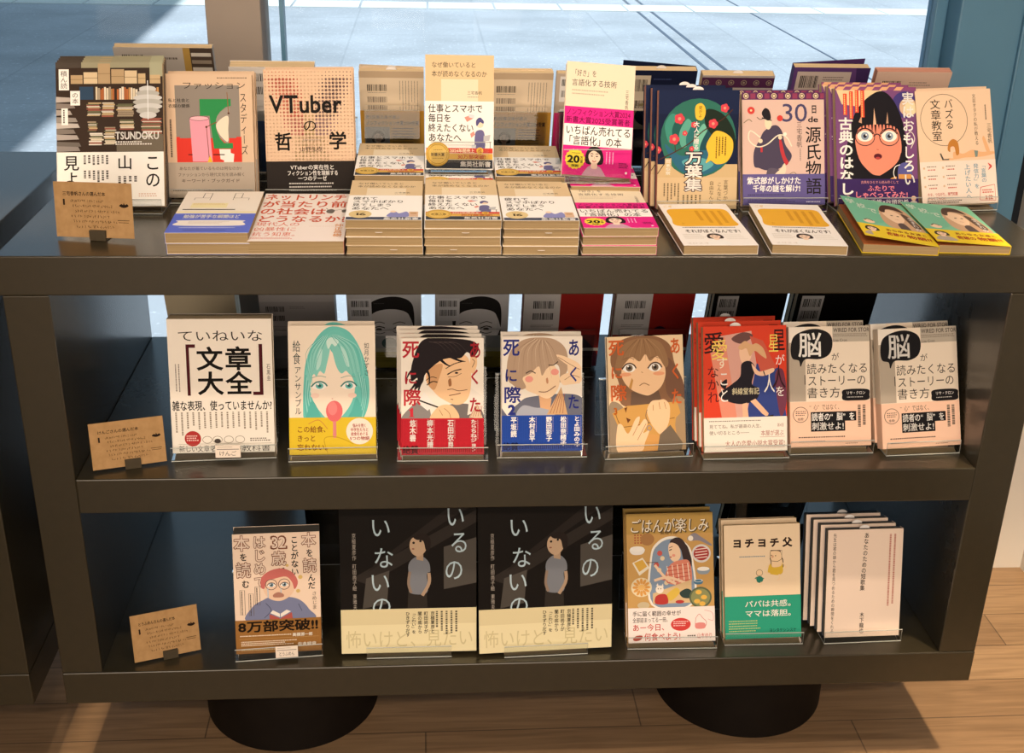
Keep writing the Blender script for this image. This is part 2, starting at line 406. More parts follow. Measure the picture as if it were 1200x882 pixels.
def make_book(name, label, cat, group, w, h, t, art=None, col='efe6d8', back=None, spine='L', scol=None, pages=None, at=(0, 0, 0), lean=0, yaw=0, roll=0,
              open_=0, open_back=0, slip=None, flyleaf=None):
    root = empty(name); tag(root, label, cat, group)
    root.matrix_world = Matrix.Translation(at) @ Matrix.Rotation(R(yaw), 4, 'Z') @ Matrix.Rotation(-R(lean), 4, 'X') @ Matrix.Rotation(R(roll), 4, 'Y')
    pages = pages or (PAGES if lean > 70 else PAGES_LIT); back = back or col; scol = scol or col; e = .0005; sx = -1 if spine == 'L' else 1
    A = Art(w, h)
    c = A.cov
    if art: art(A)
    # cover: front board, back board and spine in one shell
    def hinge(vs_, deg):
        hx = sx*w/2; return [(hx+(x-hx)*math.cos(R(deg)), y-abs(x-hx)*math.sin(R(deg)), z) for x, y, z in vs_]
    fr2 = MB(); fr2.mats = list(c.mats); fr2.v = list(c.v); fr2.f = list(c.f); fr2.fm = list(c.fm); fr2.sm = list(c.sm)
    fr2.box((-w/2, 0, 0), (w/2, e, h), M(col))
    if open_: fr2.v = hinge(fr2.v, open_)
    bk = MB(); bk.box((-w/2, t-e, 0), (w/2, t, h), M(back))
    if open_back: bk.v = [(x, y+abs(x-sx*w/2)*math.sin(R(open_back)), z) for x, y, z in bk.v]
    fr2.mesh(bk.v, bk.f, M(back))
    fr2.box((sx*w/2-(e if sx > 0 else 0), e, 0), (sx*w/2+(e if sx < 0 else 0), t-e, h), M(scol))
    fr2.build('cover', root)
    p = MB(); x0, x1 = (-w/2+e, w/2-.0012) if sx < 0 else (-w/2+.0012, w/2-e)
    p.box((x0, e+.00005, .0008), (x1, t-e-.00005, h-.0008), pages)
    if flyleaf: p.box((x0, e+.00002, .0009), (x1, e+.0004, h-.0009), M(flyleaf))
    p.build('page_block', root)
    if A.bandtop is not None:
        b = MB(); b.mats = list(A.bnd.mats); b.v = list(A.bnd.v); b.f = list(A.bnd.f); b.fm = list(A.bnd.fm); b.sm = list(A.bnd.sm)
        zt_ = (1-A.bandtop/100)*h; zb_ = (1-A.bandy1/100)*h; g = A.bandoff; mm = M(A.bandcol)
        b.box((-w/2-.0002, -g, zb_), (w/2+.0002, -g+.0001, zt_), mm); 
        if open_: b.v = hinge(b.v, open_)
        b.box((sx*w/2-.0003, -g, zb_), (sx*w/2+.0003, t+.0003, zt_), mm); b.box((-w/2, t+.0001, zb_), (w/2, t+.0003, zt_), mm)
        b.build('paper_band', root)
    if slip is not None:
        q = MB(); cx, zz, sg = slip; r_ = .0085 if sg > 0 else .005
        pts = [(cx+r_*math.cos(i*math.pi/10), zz+sg*r_*(.62 if sg > 0 else .3)*math.sin(i*math.pi/10)) for i in range(11)]
        y0 = t*.45
        q.face([(x, y0, z) for x, z in pts], M('efe6d8')); q.face([(x, y0+.0003, z) for x, z in pts][::-1], M('efe6d8'))
        for i in range(10): q.face([(pts[i][0], y0, pts[i][1]), (pts[i+1][0], y0, pts[i+1][1]), (pts[i+1][0], y0+.0003, pts[i+1][1]), (pts[i][0], y0+.0003, pts[i][1])], M('efe6d8'))
        q.build('sales_slip', root)
    return root
def copy_book(b, label, at, group=None, drot=0):
    c = copy_tree(b); mw = b.matrix_world.copy(); mw.translation = at
    c.matrix_world = mw; c['label'] = label
    if group: c['group'] = group
    return c
def thick_strip(pts, th):
    n = len(pts); P_ = [Vector(p) for p in pts]; lf, rg_ = [], []
    for i in range(n):
        d0 = (P_[i]-P_[i-1]).normalized() if i else (P_[1]-P_[0]).normalized()
        d1 = (P_[i+1]-P_[i]).normalized() if i < n-1 else d0
        n0 = Vector((-d0.y, d0.x)); n1 = Vector((-d1.y, d1.x)); m_ = (n0+n1).normalized(); k = th/2/max(.35, m_.dot(n0))
        lf.append(P_[i]+m_*k); rg_.append(P_[i]-m_*k)
    return lf, rg_
def make_stand(label, at, yaw, T, lean, bh, w=.13, lip=.022, back=.62, group='clear acrylic book stands'):
    """one bent acrylic sheet: front lip, flat base, leaning backrest and a short rear leg"""
    root_pts = [(-.005, lip), (-.006, .0014), (T+.004, .0014)]
    s_, c_ = math.sin(R(lean)), math.cos(R(lean)); hb = bh*back
    top = (T+.006+hb*s_, .0012+hb*c_)
    pts = root_pts+[top, (top[0]+.012, top[1]-.004), (top[0]+.022, top[1]*.55), (top[0]+.010, .0018)]
    lf, rg_ = thick_strip(pts, .002); n = len(pts); mb = MB()
    for i in range(n-1):
        for q, s2 in ((lf, 1), (rg_, -1)):
            f = [(-w/2, q[i].x, q[i].y), (w/2, q[i].x, q[i].y), (w/2, q[i+1].x, q[i+1].y), (-w/2, q[i+1].x, q[i+1].y)]
            mb.face(f if s2 < 0 else f[::-1], ACR)
        for xx in (-w/2, w/2):
            mb.face([(xx, lf[i].x, lf[i].y), (xx, lf[i+1].x, lf[i+1].y), (xx, rg_[i+1].x, rg_[i+1].y), (xx, rg_[i].x, rg_[i].y)], ACR_GLINT)
    for i in (0, n-1): mb.face([(-w/2, lf[i].x, lf[i].y), (w/2, lf[i].x, lf[i].y), (w/2, rg_[i].x, rg_[i].y), (-w/2, rg_[i].x, rg_[i].y)], ACR_GLINT)
    for q, r_ in ((Vector((-.0065, .0014)), .0008), (pts[0], .0007), (Vector(top), .0011)):  # thin pale rods standing in for glints along the lip and top bend
        glint_ = [(q[0]+r_*math.cos(j*math.pi/3), q[1]+r_*math.sin(j*math.pi/3)) for j in range(6)]
        mb.mesh([(xx, *p) for xx in (-w/2, w/2) for p in glint_], [(j, (j+1) % 6, 6+(j+1) % 6, 6+j) for j in range(6)], ACR_GLINT)
    o = mb.build('acrylic_book_stand'); tag(o, label, 'book stand', group)
    o.location = at; o.rotation_euler = (0, 0, R(yaw)); return o

# ------------------------------------------------------------------ printed covers
K = '1c1815'; WH = 'f2eade'; SK = 'eebf93'
def face_small(a, x, y, s, hair='2a211c', skin='e9bd98', coat=None):
    """a small printed portrait of a person with dark bobbed hair"""
    k = 1.12*a.w/a.h; y0 = y; f = lambda q: [(u, y0+(v-y0)*k) for u, v in q]
    if coat: a.B(f([(x-1.6*s, y+3*s), (x-.9*s, y+1.35*s), (x, y+1.05*s), (x+.9*s, y+1.35*s), (x+1.6*s, y+3*s)]), coat)
    a.B(f([(x-s*1.05, y+.8*s), (x-s*1.1, y-.2*s), (x-.55*s, y-1*s), (x+.55*s, y-1*s), (x+1.1*s, y-.2*s), (x+1.05*s, y+.8*s), (x, y+.95*s)]), hair)
    a.B(f([(x-.3*s, y+.7*s), (x+.3*s, y+.7*s), (x+.35*s, y+1.35*s), (x-.35*s, y+1.35*s)]), skin)
    a.B(f([(x-.7*s, y-.2*s), (x-.1*s, y-.62*s), (x+.7*s, y-.15*s), (x+.62*s, y+.5*s), (x, y+1*s), (x-.62*s, y+.5*s)]), skin)
    a.E(x-.32*s, y0, .13*s, hair, .08*s); a.E(x+.32*s, y0, .13*s, hair, .08*s)
    a.L(f([(x-.5*s, y-.22*s), (x-.32*s, y-.3*s), (x-.14*s, y-.22*s)]), .09*s, hair); a.L(f([(x+.14*s, y-.22*s), (x+.32*s, y-.3*s), (x+.5*s, y-.22*s)]), .09*s, hair)
    a.L(f([(x-.26*s, y+.5*s), (x, y+.6*s), (x+.26*s, y+.5*s)]), .12*s, 'b0604e'); a.L(f([(x, y+.1*s), (x+.06*s, y+.3*s)]), .06*s, 'b98a6c')
def eye(a, x, y, w, h, iris, lid, rot=0, pup='2a2420'):
    c, s = math.cos(R(rot)), math.sin(R(rot))
    pt = lambda u, v: (x+u*c-v*s*1.4, y+u*s*.7+v*c)
    a.B([pt(-w, .15*h), pt(-.5*w, -.75*h), pt(.2*w, -h), pt(.75*w, -.6*h), pt(w, .1*h), pt(.5*w, .8*h), pt(-.4*w, .85*h)], 'f6eddc')
    q = pt(.05*w, -.02*h); a.E(q[0], q[1], .52*w, iris, .78*h/.68); a.E(q[0], q[1], .24*w, pup, .36*h/.68); a.E(q[0]-.2*w, q[1]-.4*h, .14*w, 'fbf6ec')
    a.L([pt(-1.08*w, .2*h), pt(-.5*w, -.8*h), pt(.2*w, -1.05*h), pt(.8*w, -.6*h), pt(1.08*w, .1*h)], .22*w*.9, lid)
def a_tsundoku(a):
    rg = random.Random(3)
    a.R(0, 0, 100, 62, '3a2c22'); a.R(0, 0, 24, 4, '4c4238'); a.R(24, 0, 100, 4, '9c9474'); a.R(88, 0, 100, 10, 'a8a482')
    for x0, x1, y0, y1 in ((26, 39, 7, 15), (39.5, 51, 1, 15), (52, 64, 5, 15), (64.5, 76, 6, 15), (77, 84, 8, 15), (14, 25, 9, 15), (88, 98, 9, 15)):
        a.R(x0, y0, x1, y1, rg.choice(('d8bd92', 'c8aa7c', 'b89a70'))); a.L([(x0, (y0+y1)/2), (x1, (y0+y1)/2)], .5, '8c7350', False)
    for x0, x1 in ((37, 54), (57, 76), (78, 96)):
        x = x0
        while x < x1:
            w = rg.uniform(1.2, 2.6); a.R(x, 17+rg.uniform(0, 2), x+w-.3, 26, rg.choice(('d9c6a4', 'e4d4b8', 'c79254', 'b86a3a', 'a69478'))); x += w
    a.R(22, 17, 35, 26, '31465a')
    for x0, x1, y0, y1 in ((29, 41, 28, 37), (43, 54, 28, 37), (57, 72, 29, 37), (30, 38, 41, 48), (31, 43, 49, 57), (45, 55, 45, 57), (60, 73, 40, 47), (80, 98, 39, 52)):
        y = y0
        while y < y1:
            d = rg.uniform(.7, 1.3); s = rg.uniform(-1, 1); a.R(x0+s, y, x1+s, y+d-.15, rg.choice(('d8c8a8', 'a08c70', 'c4a878', '9a5a48', '6c6a4c', 'e0d4be'))); y += d
    for y0, x1, c in ((24, 16, 'b4a698'), (28.5, 18, '85786c'), (33, 15, 'a3978a'), (38, 20, '94897c'), (42, 22, 'bcb0a2'), (46, 18, '7d7266'), (50, 21, 'a89c90'), (55, 23, '6d645a'), (58, 22, '8c8278')):
        a.P([(0, y0), (x1-2, y0+.6), (x1, y0+3.4), (0, y0+4)], c)
    for i, (rx, y) in enumerate(((8, 19), (11, 22), (13.5, 25), (14, 28), (13.5, 31), (11, 34), (8, 37))): a.E(86, y, rx, 'b5b0a2' if i % 2 else 'cdc8bc', 3.2)
    a.L([(86, 13), (86, 40)], .8, 'e8e4da', False)
    a.P([(56, 57), (100, 50), (100, 62), (56, 62)], '6e6250')
    for x0, y0, x1, y1, s in ((3, 5, 12.5, 19.5, '積ん読'), (13.5, 20, 22.5, 30, 'の本'), (5, 32, 11, 43.5, None)):
        a.R(x0, y0, x1, y1, WH)
        if s: a.V(x0+1.5, y0+1, x1-x0-3, y1-y0-2, s, K)
        else: a.GV(x0+1.5, y0+1, 3, 9, 1, '55504a')
    a.T(55, 48.5, 41, 5, 'TSUNDOKU', 'f4eee2', .03); a.G(55, 55, 33, 3, 2, 'e9e0d0')
    a.BAND(62.3, 'f2ebe2')
    a.V(82, 64, 15, 23.5, 'この', K, .01); a.V(56, 64.3, 15, 10.5, '山', K, .01); a.V(6, 64.3, 15, 22, '見よ', K, .01)
    a.GV(25, 64.5, 25, 8, 6, '4c4640'); a.GV(25, 75, 25, 8, 6, '4c4640'); a.GV(57, 79, 20, 5, 4, '4c4640'); a.G(76, 91, 18, 3, 2, 'd8b8a0')
def a_fashion(a):
    a.R(11, 9.5, 85, 51, '8f8374'); a.R(11, 51, 86, 71.5, 'd83a2c'); a.R(15, 51, 80, 52, '8f8374')
    a.P([(39, 20.5), (75, 20.5), (75, 26), (69, 27), (62, 31), (58, 37), (58, 46), (61, 52), (66, 56), (76, 56), (76, 60.5), (54, 60.5), (50, 34), (39, 34)], '2f8a4a')
    a.B([(73, 27), (60, 33), (57, 42), (61, 51), (71, 56), (71, 40)], '9a8e7e'); a.B([(71, 34), (58, 40), (60, 48), (70, 55), (71, 45)], 'e9d6b8')
    a.P([(27, 36), (49, 36), (52, 71), (29, 71)], 'e79aa4'); a.E(38, 36, 11, 'eeb4b4', 2.6); a.ring(38, 36, 11, .6, '7a4a50', 2.6)
    a.L([(46, 43), (58, 39)], .9, '7c4b2c', False); a.L([(46, 43), (48, 68)], 1, 'a05a54', False); a.E(46, 43, 1.3, '5c3826'); a.L([(71, 15), (72, 32)], .8, '8c5c34', False); a.E(72, 32, 1.2, '5c3826')
    a.P([(60, 61), (73, 61), (73, 64), (77, 65), (76, 71.5), (65, 71.5), (65, 70), (61, 69)], 'efe4d2'); a.P([(46, 71.5), (49, 66), (52, 71.5)], 'e6b62c')
    a.R(24, 65, 29, 65.7, K); a.R(53, 65, 66, 65.8, K)
    a.T(19, 6.5, 74, 6, 'ファッション', '3a302a', -.005); a.V(85, 15, 8.5, 51, 'スタディーズ', '3a302a', -.005)
    a.T(3, 20, 25, 3, '私と社会と', K, .01); a.T(3, 24.5, 25, 3, '衣服の関係', K, .01); a.GV(4, 37, 4, 30, 1, '3a302a'); a.G(60, 3.2, 33, 1.5, 1, '6a5a4c')
    a.BAND(71.7, 'b3a28c'); a.T(13, 75, 72, 3, 'あなたが着ているものは何なのか?', '4a4038'); a.T(11, 80, 78, 3, 'ファッションから現代文化を読み解く', '4a4038'); a.T(15, 85, 68, 3, 'キーワード・ブックガイド', '4a4038', .01); a.G(5, 94, 90, 1.4, 1, '6a5e50')
def a_vtuber(a):
    for j in range(25):
        for i in range(25):
            u = (i+.5)/25; v = (j+.5)/25*.71
            d = min(abs(u-(.16+.36*v/.66))/.15, abs(u-(.86-.36*v/.66))/.15); r = 1.0+ .85*max(0, 1-d*d*.8) if v > .06 else .75
            if v > .62 and abs(u-.5) < .2: r = 1.6
            k = max(0, 1-d)
            c = 'c9a583' if d > 1.25 else ('cf5346' if u < .44 and v < .36 else ('4c3346' if u > .55 and v < .36 else ('c0605a' if u < .44 and v < .5 else ('8d6c78' if u > .56 and v < .5 else 'a08a4e'))))
            a.off -= a.D; a.E(100*u, 100*v+.6, r*.93, c, n=8)
    a.off += a.D
    a.T(6, 20, 82, 13.5, 'VTuber', K, .02); a.T(42, 38.5, 17, 10, 'の', K); a.T(10, 49, 20, 14, '哲', K, .022); a.T(71, 48.5, 21, 14, '学', K, .022); a.T(38, 60, 26, 4, '山野弘樹', '3c302a'); a.G(42, 54.5, 20, 1.2, 1, '9a8c7c')
    a.BAND(71.5, '26201c'); a.T(27, 74.3, 50, 4, 'VTuberの実在性と', WH, .01); a.T(23, 78.8, 58, 4, 'フィクション性を理解する', WH, .01); a.T(35, 83, 33, 4, '一つのテーゼ', WH, .01); a.G(25, 88.5, 54, 8, 3, 'cfc6b8', .4)
def desk_man(a, x, y, s):
    a.B([(x-1.1*s, y+3.6*s), (x-1.2*s, y+1.5*s), (x-.6*s, y+.9*s), (x+.7*s, y+.9*s), (x+1.2*s, y+1.8*s), (x+1.1*s, y+3.6*s)], '6a6488')
    a.E(x, y, .85*s, 'f0d2ae'); a.B([(x-.95*s, y+.1*s), (x-.9*s, y-.6*s), (x, y-1*s), (x+.9*s, y-.5*s), (x+.8*s, y-.1*s), (x, y-.3*s), (x-.6*s, y+.2*s)], '55507a')
    a.P([(x+.9*s, y+1.7*s), (x+2.6*s, y+1.5*s), (x+2.3*s, y+2.4*s), (x+.9*s, y+2.5*s)], 'b9b6b0'); a.L([(x+.6*s, y+2.6*s), (x+2.8*s, y+2.6*s)], .9, '5a544e', False); a.L([(x+2.5*s, y+2.6*s), (x+2.5*s, y+4*s)], .9, '5a544e', False)
    a.P([(x-2.4*s, y+1.4*s), (x-1.5*s, y+1*s), (x-1.2*s, y+1.5*s), (x-2.1*s, y+2*s)], 'd98f7c'); a.P([(x-2.0*s, y+3*s), (x-.9*s, y+3*s), (x-1.1*s, y+3.7*s), (x-2.1*s, y+3.6*s)], 'cfd0cc')
def shinsho_top(a):
    a.R(23, 21, 77, 40, 'e8d2ac'); a.T(9, 6, 65, 5, 'なぜ働いていると', '3a3028'); a.T(9, 13.5, 81, 5.5, '本が読めなくなるのか', '3a3028'); a.T(61, 31, 22, 3.3, '三宅香帆', '3a3028'); a.G(62, 36, 16, 1, 1, '8a7c6a')
def a_naze(a):
    shinsho_top(a); a.BAND(40, 'f3ece0')
    for y, w, s in ((42.5, 80, '仕事とスマホで'), (51, 34, '毎日を'), (59.5, 67, '終えたくない'), (68, 49, 'あなたへ')): a.T(4, y, w, 7.5, s, '1f1b18', .012)
    a.P([(57, 54), (66, 52), (70, 55), (61, 58)], 'd98f7c'); a.P([(63, 51), (72, 52), (71, 55), (64, 54)], 'cfd0cc')
    desk_man(a, 80, 60, 6); a.R(1, 81, 99, 85.5, 'c8402e'); a.R(1, 85.8, 99, 91, 'd8a648'); a.R(1, 91.3, 99, 99, '35383c')
    a.T(36, 81.6, 36, 3.4, '2024年間売上', 'f4e4b8', .02); a.E(80, 83.2, 5, 'e0b040'); a.T(77, 81.4, 6, 3.6, '1位', 'a03020', .02); a.T(47, 86.4, 42, 4.2, '30万部突破!', 'b0281c', .02); a.T(51, 92.6, 45, 5, '集英社新書', 'f4f0e8', .02)
    a.E(18, 86.5, 17.5, 'c89a3c'); a.E(18, 86.5, 15.5, 'dcb45a'); a.ring(18, 86.5, 14, .8, 'b08428'); a.T(8, 85.3, 20, 3, '新書大賞', '5a3c10', .02); a.G(12, 82.5, 12, 1, 1, '7a5618'); a.G(10, 90, 16, .8, 1, '7a5618')
def a_naze_b(a):
    shinsho_top(a); a.BAND(40, 'f3ece0')
    for y, w, s in ((44, 34, '疲れて'), (52, 70, 'スマホばかり'), (60.5, 54, '見てしまう'), (69, 50, 'あなたへ')): a.T(6, y, w, 7.2, s, '1f1b18', .012)
    a.B([(55, 92), (58, 83), (64, 79), (70, 84), (80, 80), (82, 92)], '8a88b4'); a.E(62, 80, 4, 'f0d2ae'); a.R(83, 80, 95, 92, 'd6b08c'); a.R(85, 82, 93, 86, 'c09468')
    a.R(1, 93, 99, 99.4, '4a4c58'); a.T(50, 93.8, 46, 5, '集英社新書', 'f4f0e8', .02)
    a.E(19, 86.5, 15, 'dcc084'); a.T(11, 84, 16, 5, '16', '4a3614', .03); a.G(13, 81.5, 12, 1, 1, '7a5618')
def a_suki(a):
    a.R(0, 0, 100, 40, 'e6d3b0'); a.T(8, 6.5, 36, 6.2, '「好き」を', '2c241e'); a.T(8, 15, 66, 6.2, '言語化する技術', '2c241e'); a.G(9, 24.5, 58, 6.2, 2, 'b3a084', .35); a.V(87, 22, 5, 17.5, '三宅香帆', '2c241e')
    a.BAND(39.6, 'e0247c'); a.T(2, 41.3, 94, 6, 'ノンフィクション大賞2024', '6c0c3c', .012); a.T(2, 48, 94, 6, '新書大賞2025受賞著者', '6c0c3c', .012)
    a.R(0, 55, 100, 74, 'f6eee2'); a.T(2, 56, 96, 8.4, 'いちばん売れてる', '201a18', .008); a.T(1, 65, 84, 8.4, '「言語化」の本', '201a18', .008)
    n = 32; a.P([(18+(15 if i % 2 else 13.4)*math.cos(2*math.pi*i/n), 86+(15 if i % 2 else 13.4)*.61*math.sin(2*math.pi*i/n)) for i in range(n)], 'ecd03c')
    a.T(7, 83, 18, 6, '20', K, .045); a.T(25.5, 83.2, 4, 2.8, '万', K, .03); a.T(25.5, 86.4, 4, 2.8, '部', K, .03); a.G(13, 80.3, 11, 1, 1, '5a4c18'); a.T(13, 90.5, 11, 2.4, '突破!', K, .03)
    face_small(a, 46, 82.5, 11.5, '1d1614', 'f2cfb0', 'c79aa4'); a.GV(63, 78, 14, 14, 3, 'f4c0d8', .3); a.G(82, 87, 14, 5, 3, '5c1038'); a.E(93, 95.5, 1.8, 'f6eee2')
def a_manyo(a):
    a.R(0, 0, 100, 62, '161f38'); a.R(0, 0, 100, 20, '1a2440'); a.R(0, 62, 100, 100, 'c9ac7c')
    a.E(50, 40, 47, '2f6a58'); 
    for i, c in enumerate(('3f8a74', '24584e', '5aa088', '2c6c68', '70b498', '1f4a50', '4a8c64')): a.B([(8+i*9, 30+i*3), (16+i*10, 20+i*2), (26+i*9, 24+i*4), (22+i*9, 36+i*4), (14+i*8, 44+i*2)], c)
    a.B([(60, 16), (80, 20), (94, 34), (96, 48), (86, 52), (70, 40), (58, 28)], '1e2a20'); a.B([(8, 45), (30, 55), (60, 50), (84, 58), (70, 68), (50, 71), (26, 66)], '2e6478'); a.B([(30, 60), (50, 56), (70, 62), (50, 69)], '5aa0a0')
    a.L([(2, 58), (20, 52), (40, 44), (56, 34), (80, 24), (92, 16)], 1.3, '4a2c22'); a.L([(44, 42), (48, 26), (52, 12)], 1, '4a2c22'); a.L([(22, 52), (20, 40)], .9, '4a2c22'); a.L([(0, 70), (10, 60), (16, 56)], 1, '3a2420')
    for x, y, s in ((26, 24, 6), (20, 41, 6), (68, 28, 5.5), (82, 15, 5), (33, 36, 3), (44, 29, 3.5), (0, 50, 4), (42, 49, 3)):
        for k in range(5): a.off -= a.D*.8; a.E(x+s*.55*math.cos(k*1.257), y+s*.55*.69*math.sin(k*1.257), s*.55, 'd0444c', n=12)
        a.E(x, y, s*.35, 'e88a80', n=12); a.E(x, y, s*.15, 'e0b050', n=8)
    a.B([(46, 13), (52, 11), (57, 14), (58, 20), (54, 25), (47, 24), (45, 18)], 'e9b93a'); a.V(49.5, 13, 4.5, 10, '愛がよ', K)
    a.B([(64, 40), (72, 34), (84, 36), (93, 42), (93, 52), (86, 60), (74, 62), (66, 59), (60, 61), (63, 54), (60, 47)], 'e9b93a'); a.GV(72, 39, 15, 18, 4, '4a3a14', .45)
    for dx, dy in ((.7, 0), (-.7, 0), (0, .5), (0, -.5)): a.off -= a.D; a.V(34+dx, 51+dy, 22, 34, '万葉集', '3c2436', .05)
    a.off += a.D; a.V(34, 51, 22, 34, '万葉集', 'f4eee6', .02); a.V(44, 26, 7, 24, '大人に贈る', 'f4eee6', .02); a.R(9, 57, 17, 72, 'cbb07e'); a.V(10, 58, 6, 13, '岡本梨奈', 'efe6d0', .02)
    a.BAND(73, 'cfb386'); a.V(34, 73.67, 22, 11.33, '集', '3c2436', .07); a.V(34, 73.67, 22, 11.33, '集', 'f4eee6', .02); a.V(83, 75, 6, 18, '言葉づか', '4a3a26'); a.V(75, 77, 6, 16, 'こんなに', '4a3a26'); a.V(65, 76, 6, 20, '自由なんだ', '4a3a26'); a.GV(8, 78, 22, 18, 5, '5a4a34', .4); a.GV(32, 88, 26, 10, 5, '5a4a34', .4)
def a_genji(a):
    a.R(0, 0, 100, 6.5, '5a2c52')
    for i in range(6): a.E(5+i*17, 3.2, 3.3, 'd8c098'); a.E(5+i*17, 3.2, 2.5, '5a4a3a'); a.E(5+i*17, 3.2, 1.6, 'd8c098'); a.R(10.5+i*17, 1, 16.5+i*17, 5.6, '8c3a54')
    a.T(47, 10, 34, 16, '30', '4a4464'); a.V(84, 11, 7.5, 8, '日', '2a2224', .025); a.T(80, 21.5, 13, 5, 'de', '2a2224', .02); a.V(76.5, 30, 20, 61, '源氏物語', '26201f', .01)
    a.V(66, 26, 7, 23, '三宅香帆', '4a3c38'); a.GV(70, 50, 2, 11, 1, '7a6a60')
    a.E(11, 16, 4.4, 'cf4038'); a.E(11, 16, 1.3, 'f0d0a0'); a.E(46, 23, 3.6, 'cf4038'); a.L([(2, 27), (8, 24), (12, 26)], 1, '8a7a5a'); a.L([(18, 22), (22, 24), (26, 23)], 1, '6a5a48')
    a.B([(27, 34), (40, 29), (48, 34), (52, 46), (60, 56), (54, 64), (46, 67), (40, 69), (28, 69), (20, 67), (14, 65), (14, 52), (21, 42)], '4a4152')
    a.B([(30, 69), (36, 67), (48, 70), (44, 76), (30, 76)], '5c525e'); a.B([(45, 40), (48, 44), (52, 56), (56, 62), (52, 64), (46, 52)], 'b8383c'); a.R(22, 48, 24.5, 53, 'b8383c')
    a.B([(28, 24), (34, 23), (36, 29), (32, 33), (28, 30)], 'eed2ac'); a.B([(24, 18), (28, 14), (33, 16), (35, 23), (31, 25), (26, 22)], '231f22'); a.L([(24, 22.5), (36, 25)], 1.2, '231f22', False)
    a.L([(22, 40), (10, 34), (8, 42), (18, 48), (30, 46), (44, 38), (54, 40), (60, 48)], 1.4, 'eadbbe'); a.E(22, 43, 2.6, 'eed2ac'); a.E(46, 40, 2.4, 'eed2ac')
    a.B([(40, 72), (46, 68), (51, 63), (53, 68), (50, 74), (44, 76), (40, 75)], 'e2cfae'); a.E(52, 37, 2.2, 'efe4cc'); a.L([(56, 73), (62, 71), (66, 73)], .8, '8a7a5a')
    a.BAND(72.5, '625888'); a.T(5, 75, 66, 6.4, '紫式部がしかけた', 'f2eadf', .02); a.T(12, 82, 58, 6.4, '千年の謎を解け!', 'f2eadf', .02); a.G(6, 90.5, 44, 1.2, 1, '2a2440'); a.G(6, 95, 60, 3, 2, '3c3458'); a.G(77, 97, 17, 1.2, 1, 'd8d0e0'); a.V(76.5, 30+45.75, 20, 15.25, '語', '26201f', .01)
def a_koten(a):
    a.R(0, 0, 100, 100, '7a4a74'); a.P([(0, 0), (62, 0), (48, 10), (30, 17), (8, 15), (4, 8)], 'e7c693'); a.R(0, 0, 100, 3, '8a4a70')
    for x in (4, 22, 40, 58, 76): a.P([(x, 0), (x+9, 0), (x+5, 3), (x-4, 3)], 'e2a878')
    a.E(86, 15, 16, '463a74'); a.E(90, 17, 11, 'd8b48c'); a.E(93, 18, 8, 'ecd6a8')
    a.B([(10, 76), (16, 40), (26, 20), (44, 7), (60, 4), (74, 14), (84, 34), (88, 60), (84, 78), (70, 82), (30, 82)], '1d1a1e')
    a.B([(24, 42), (34, 33), (70, 33), (79, 42), (80, 56), (72, 66), (56, 74), (50, 75), (42, 73), (30, 64), (25, 54)], 'ea8c6e')
    a.P([(24, 37), (30, 30), (72, 30), (80, 37), (80, 34), (70, 22), (32, 22), (24, 32)], '1d1a1e')
    for i in range(13):
        x = 26+i*4.2; a.P([(x, 29), (x+3.6, 29), (x+1.8, 36+3*((i*7) % 3))], '1d1a1e')
    a.P([(46, 32), (47.5, 18), (50, 32)], 'e6b48c'); a.P([(62, 31), (64, 21), (65, 31)], 'c99a78'); a.P([(28, 30), (32, 24), (32, 31)], 'c99a78')
    for x in (35.5, 65.5):
        a.E(x, 42.5, 12.4, '33202a', 10.8); a.E(x, 42.5, 11.4, 'ea9474', 9.8); a.E(x, 41.8, 9.5, 'f4ead4', 6.6); a.E(x, 41.8, 4.8, '8f9ca6'); a.E(x, 41.8, 2.2, '2a2730'); a.E(x+1.6, 40.8, 1, 'f8f4ea'); a.L([(x-10, 40), (x-3, 35.8), (x+4, 36), (x+10, 40)], 1.2, '2a1a20')
    a.L([(46, 42), (50.5, 40), (55, 42)], 1.2, '33202a'); a.E(51, 59, 5, '5a2028', 3.4); a.E(51, 60.5, 3, 'b84440', 1.6); a.L([(49.5, 53), (52, 53.3)], .8, 'b0604c')
    a.L([(26, 58), (30, 68), (40, 76)], 1, '1d1a1e'); a.L([(80, 56), (74, 67), (62, 75)], 1, '1d1a1e')
    a.B([(28, 78), (44, 80), (50, 79), (58, 80), (72, 76), (72, 79), (58, 83), (50, 83), (42, 83), (28, 81)], 'dd9a4a'); a.P([(48, 80), (53, 80), (54, 86), (47, 86)], 'dd9a4a')
    a.B([(76, 68), (84, 64), (92, 68), (92, 80), (84, 84), (76, 80)], '5a5890'); a.P([(76, 74), (92, 74), (92, 82), (84, 85), (76, 82)], 'd2924c'); a.L([(74, 80), (70, 74), (72, 68), (78, 66)], 1, 'efe6d8')
    for x, y0, y1 in ((31, 3, 26), (24, 3, 22), (17, 4, 27), (9.5, 6, 24)):
        a.R(x, y0, x+4.6, y1, 'df4c34'); a.GV(x+1, y0+1, 2.6, y1-y0-2, 1, 'f0c878')
    a.V(82, 4, 15, 80, '実はおもしろい', 'f6f0e6', .02); a.V(3, 26, 18, 66, '古典のはなし', 'f6f0e6', .03); a.L([(84, 44), (92, 38), (97, 44), (92, 52)], 1, 'e8d9c4')
    a.BAND(78, '3c2858'); a.T(29, 79.5, 47, 2.6, '古典をひたすら読み尽くして', 'e89a8c'); a.T(37, 83.5, 34, 5, 'ふたりで', 'f08a90', .02); a.T(21, 88.6, 66, 5.4, 'しゃべってみた!', 'f08a90', .02); a.R(0, 94.6, 100, 94.9, '7a6a94'); a.T(26, 95.3, 62, 4.2, '三宅香帆×谷頭和希', 'f0e6dc', .01)
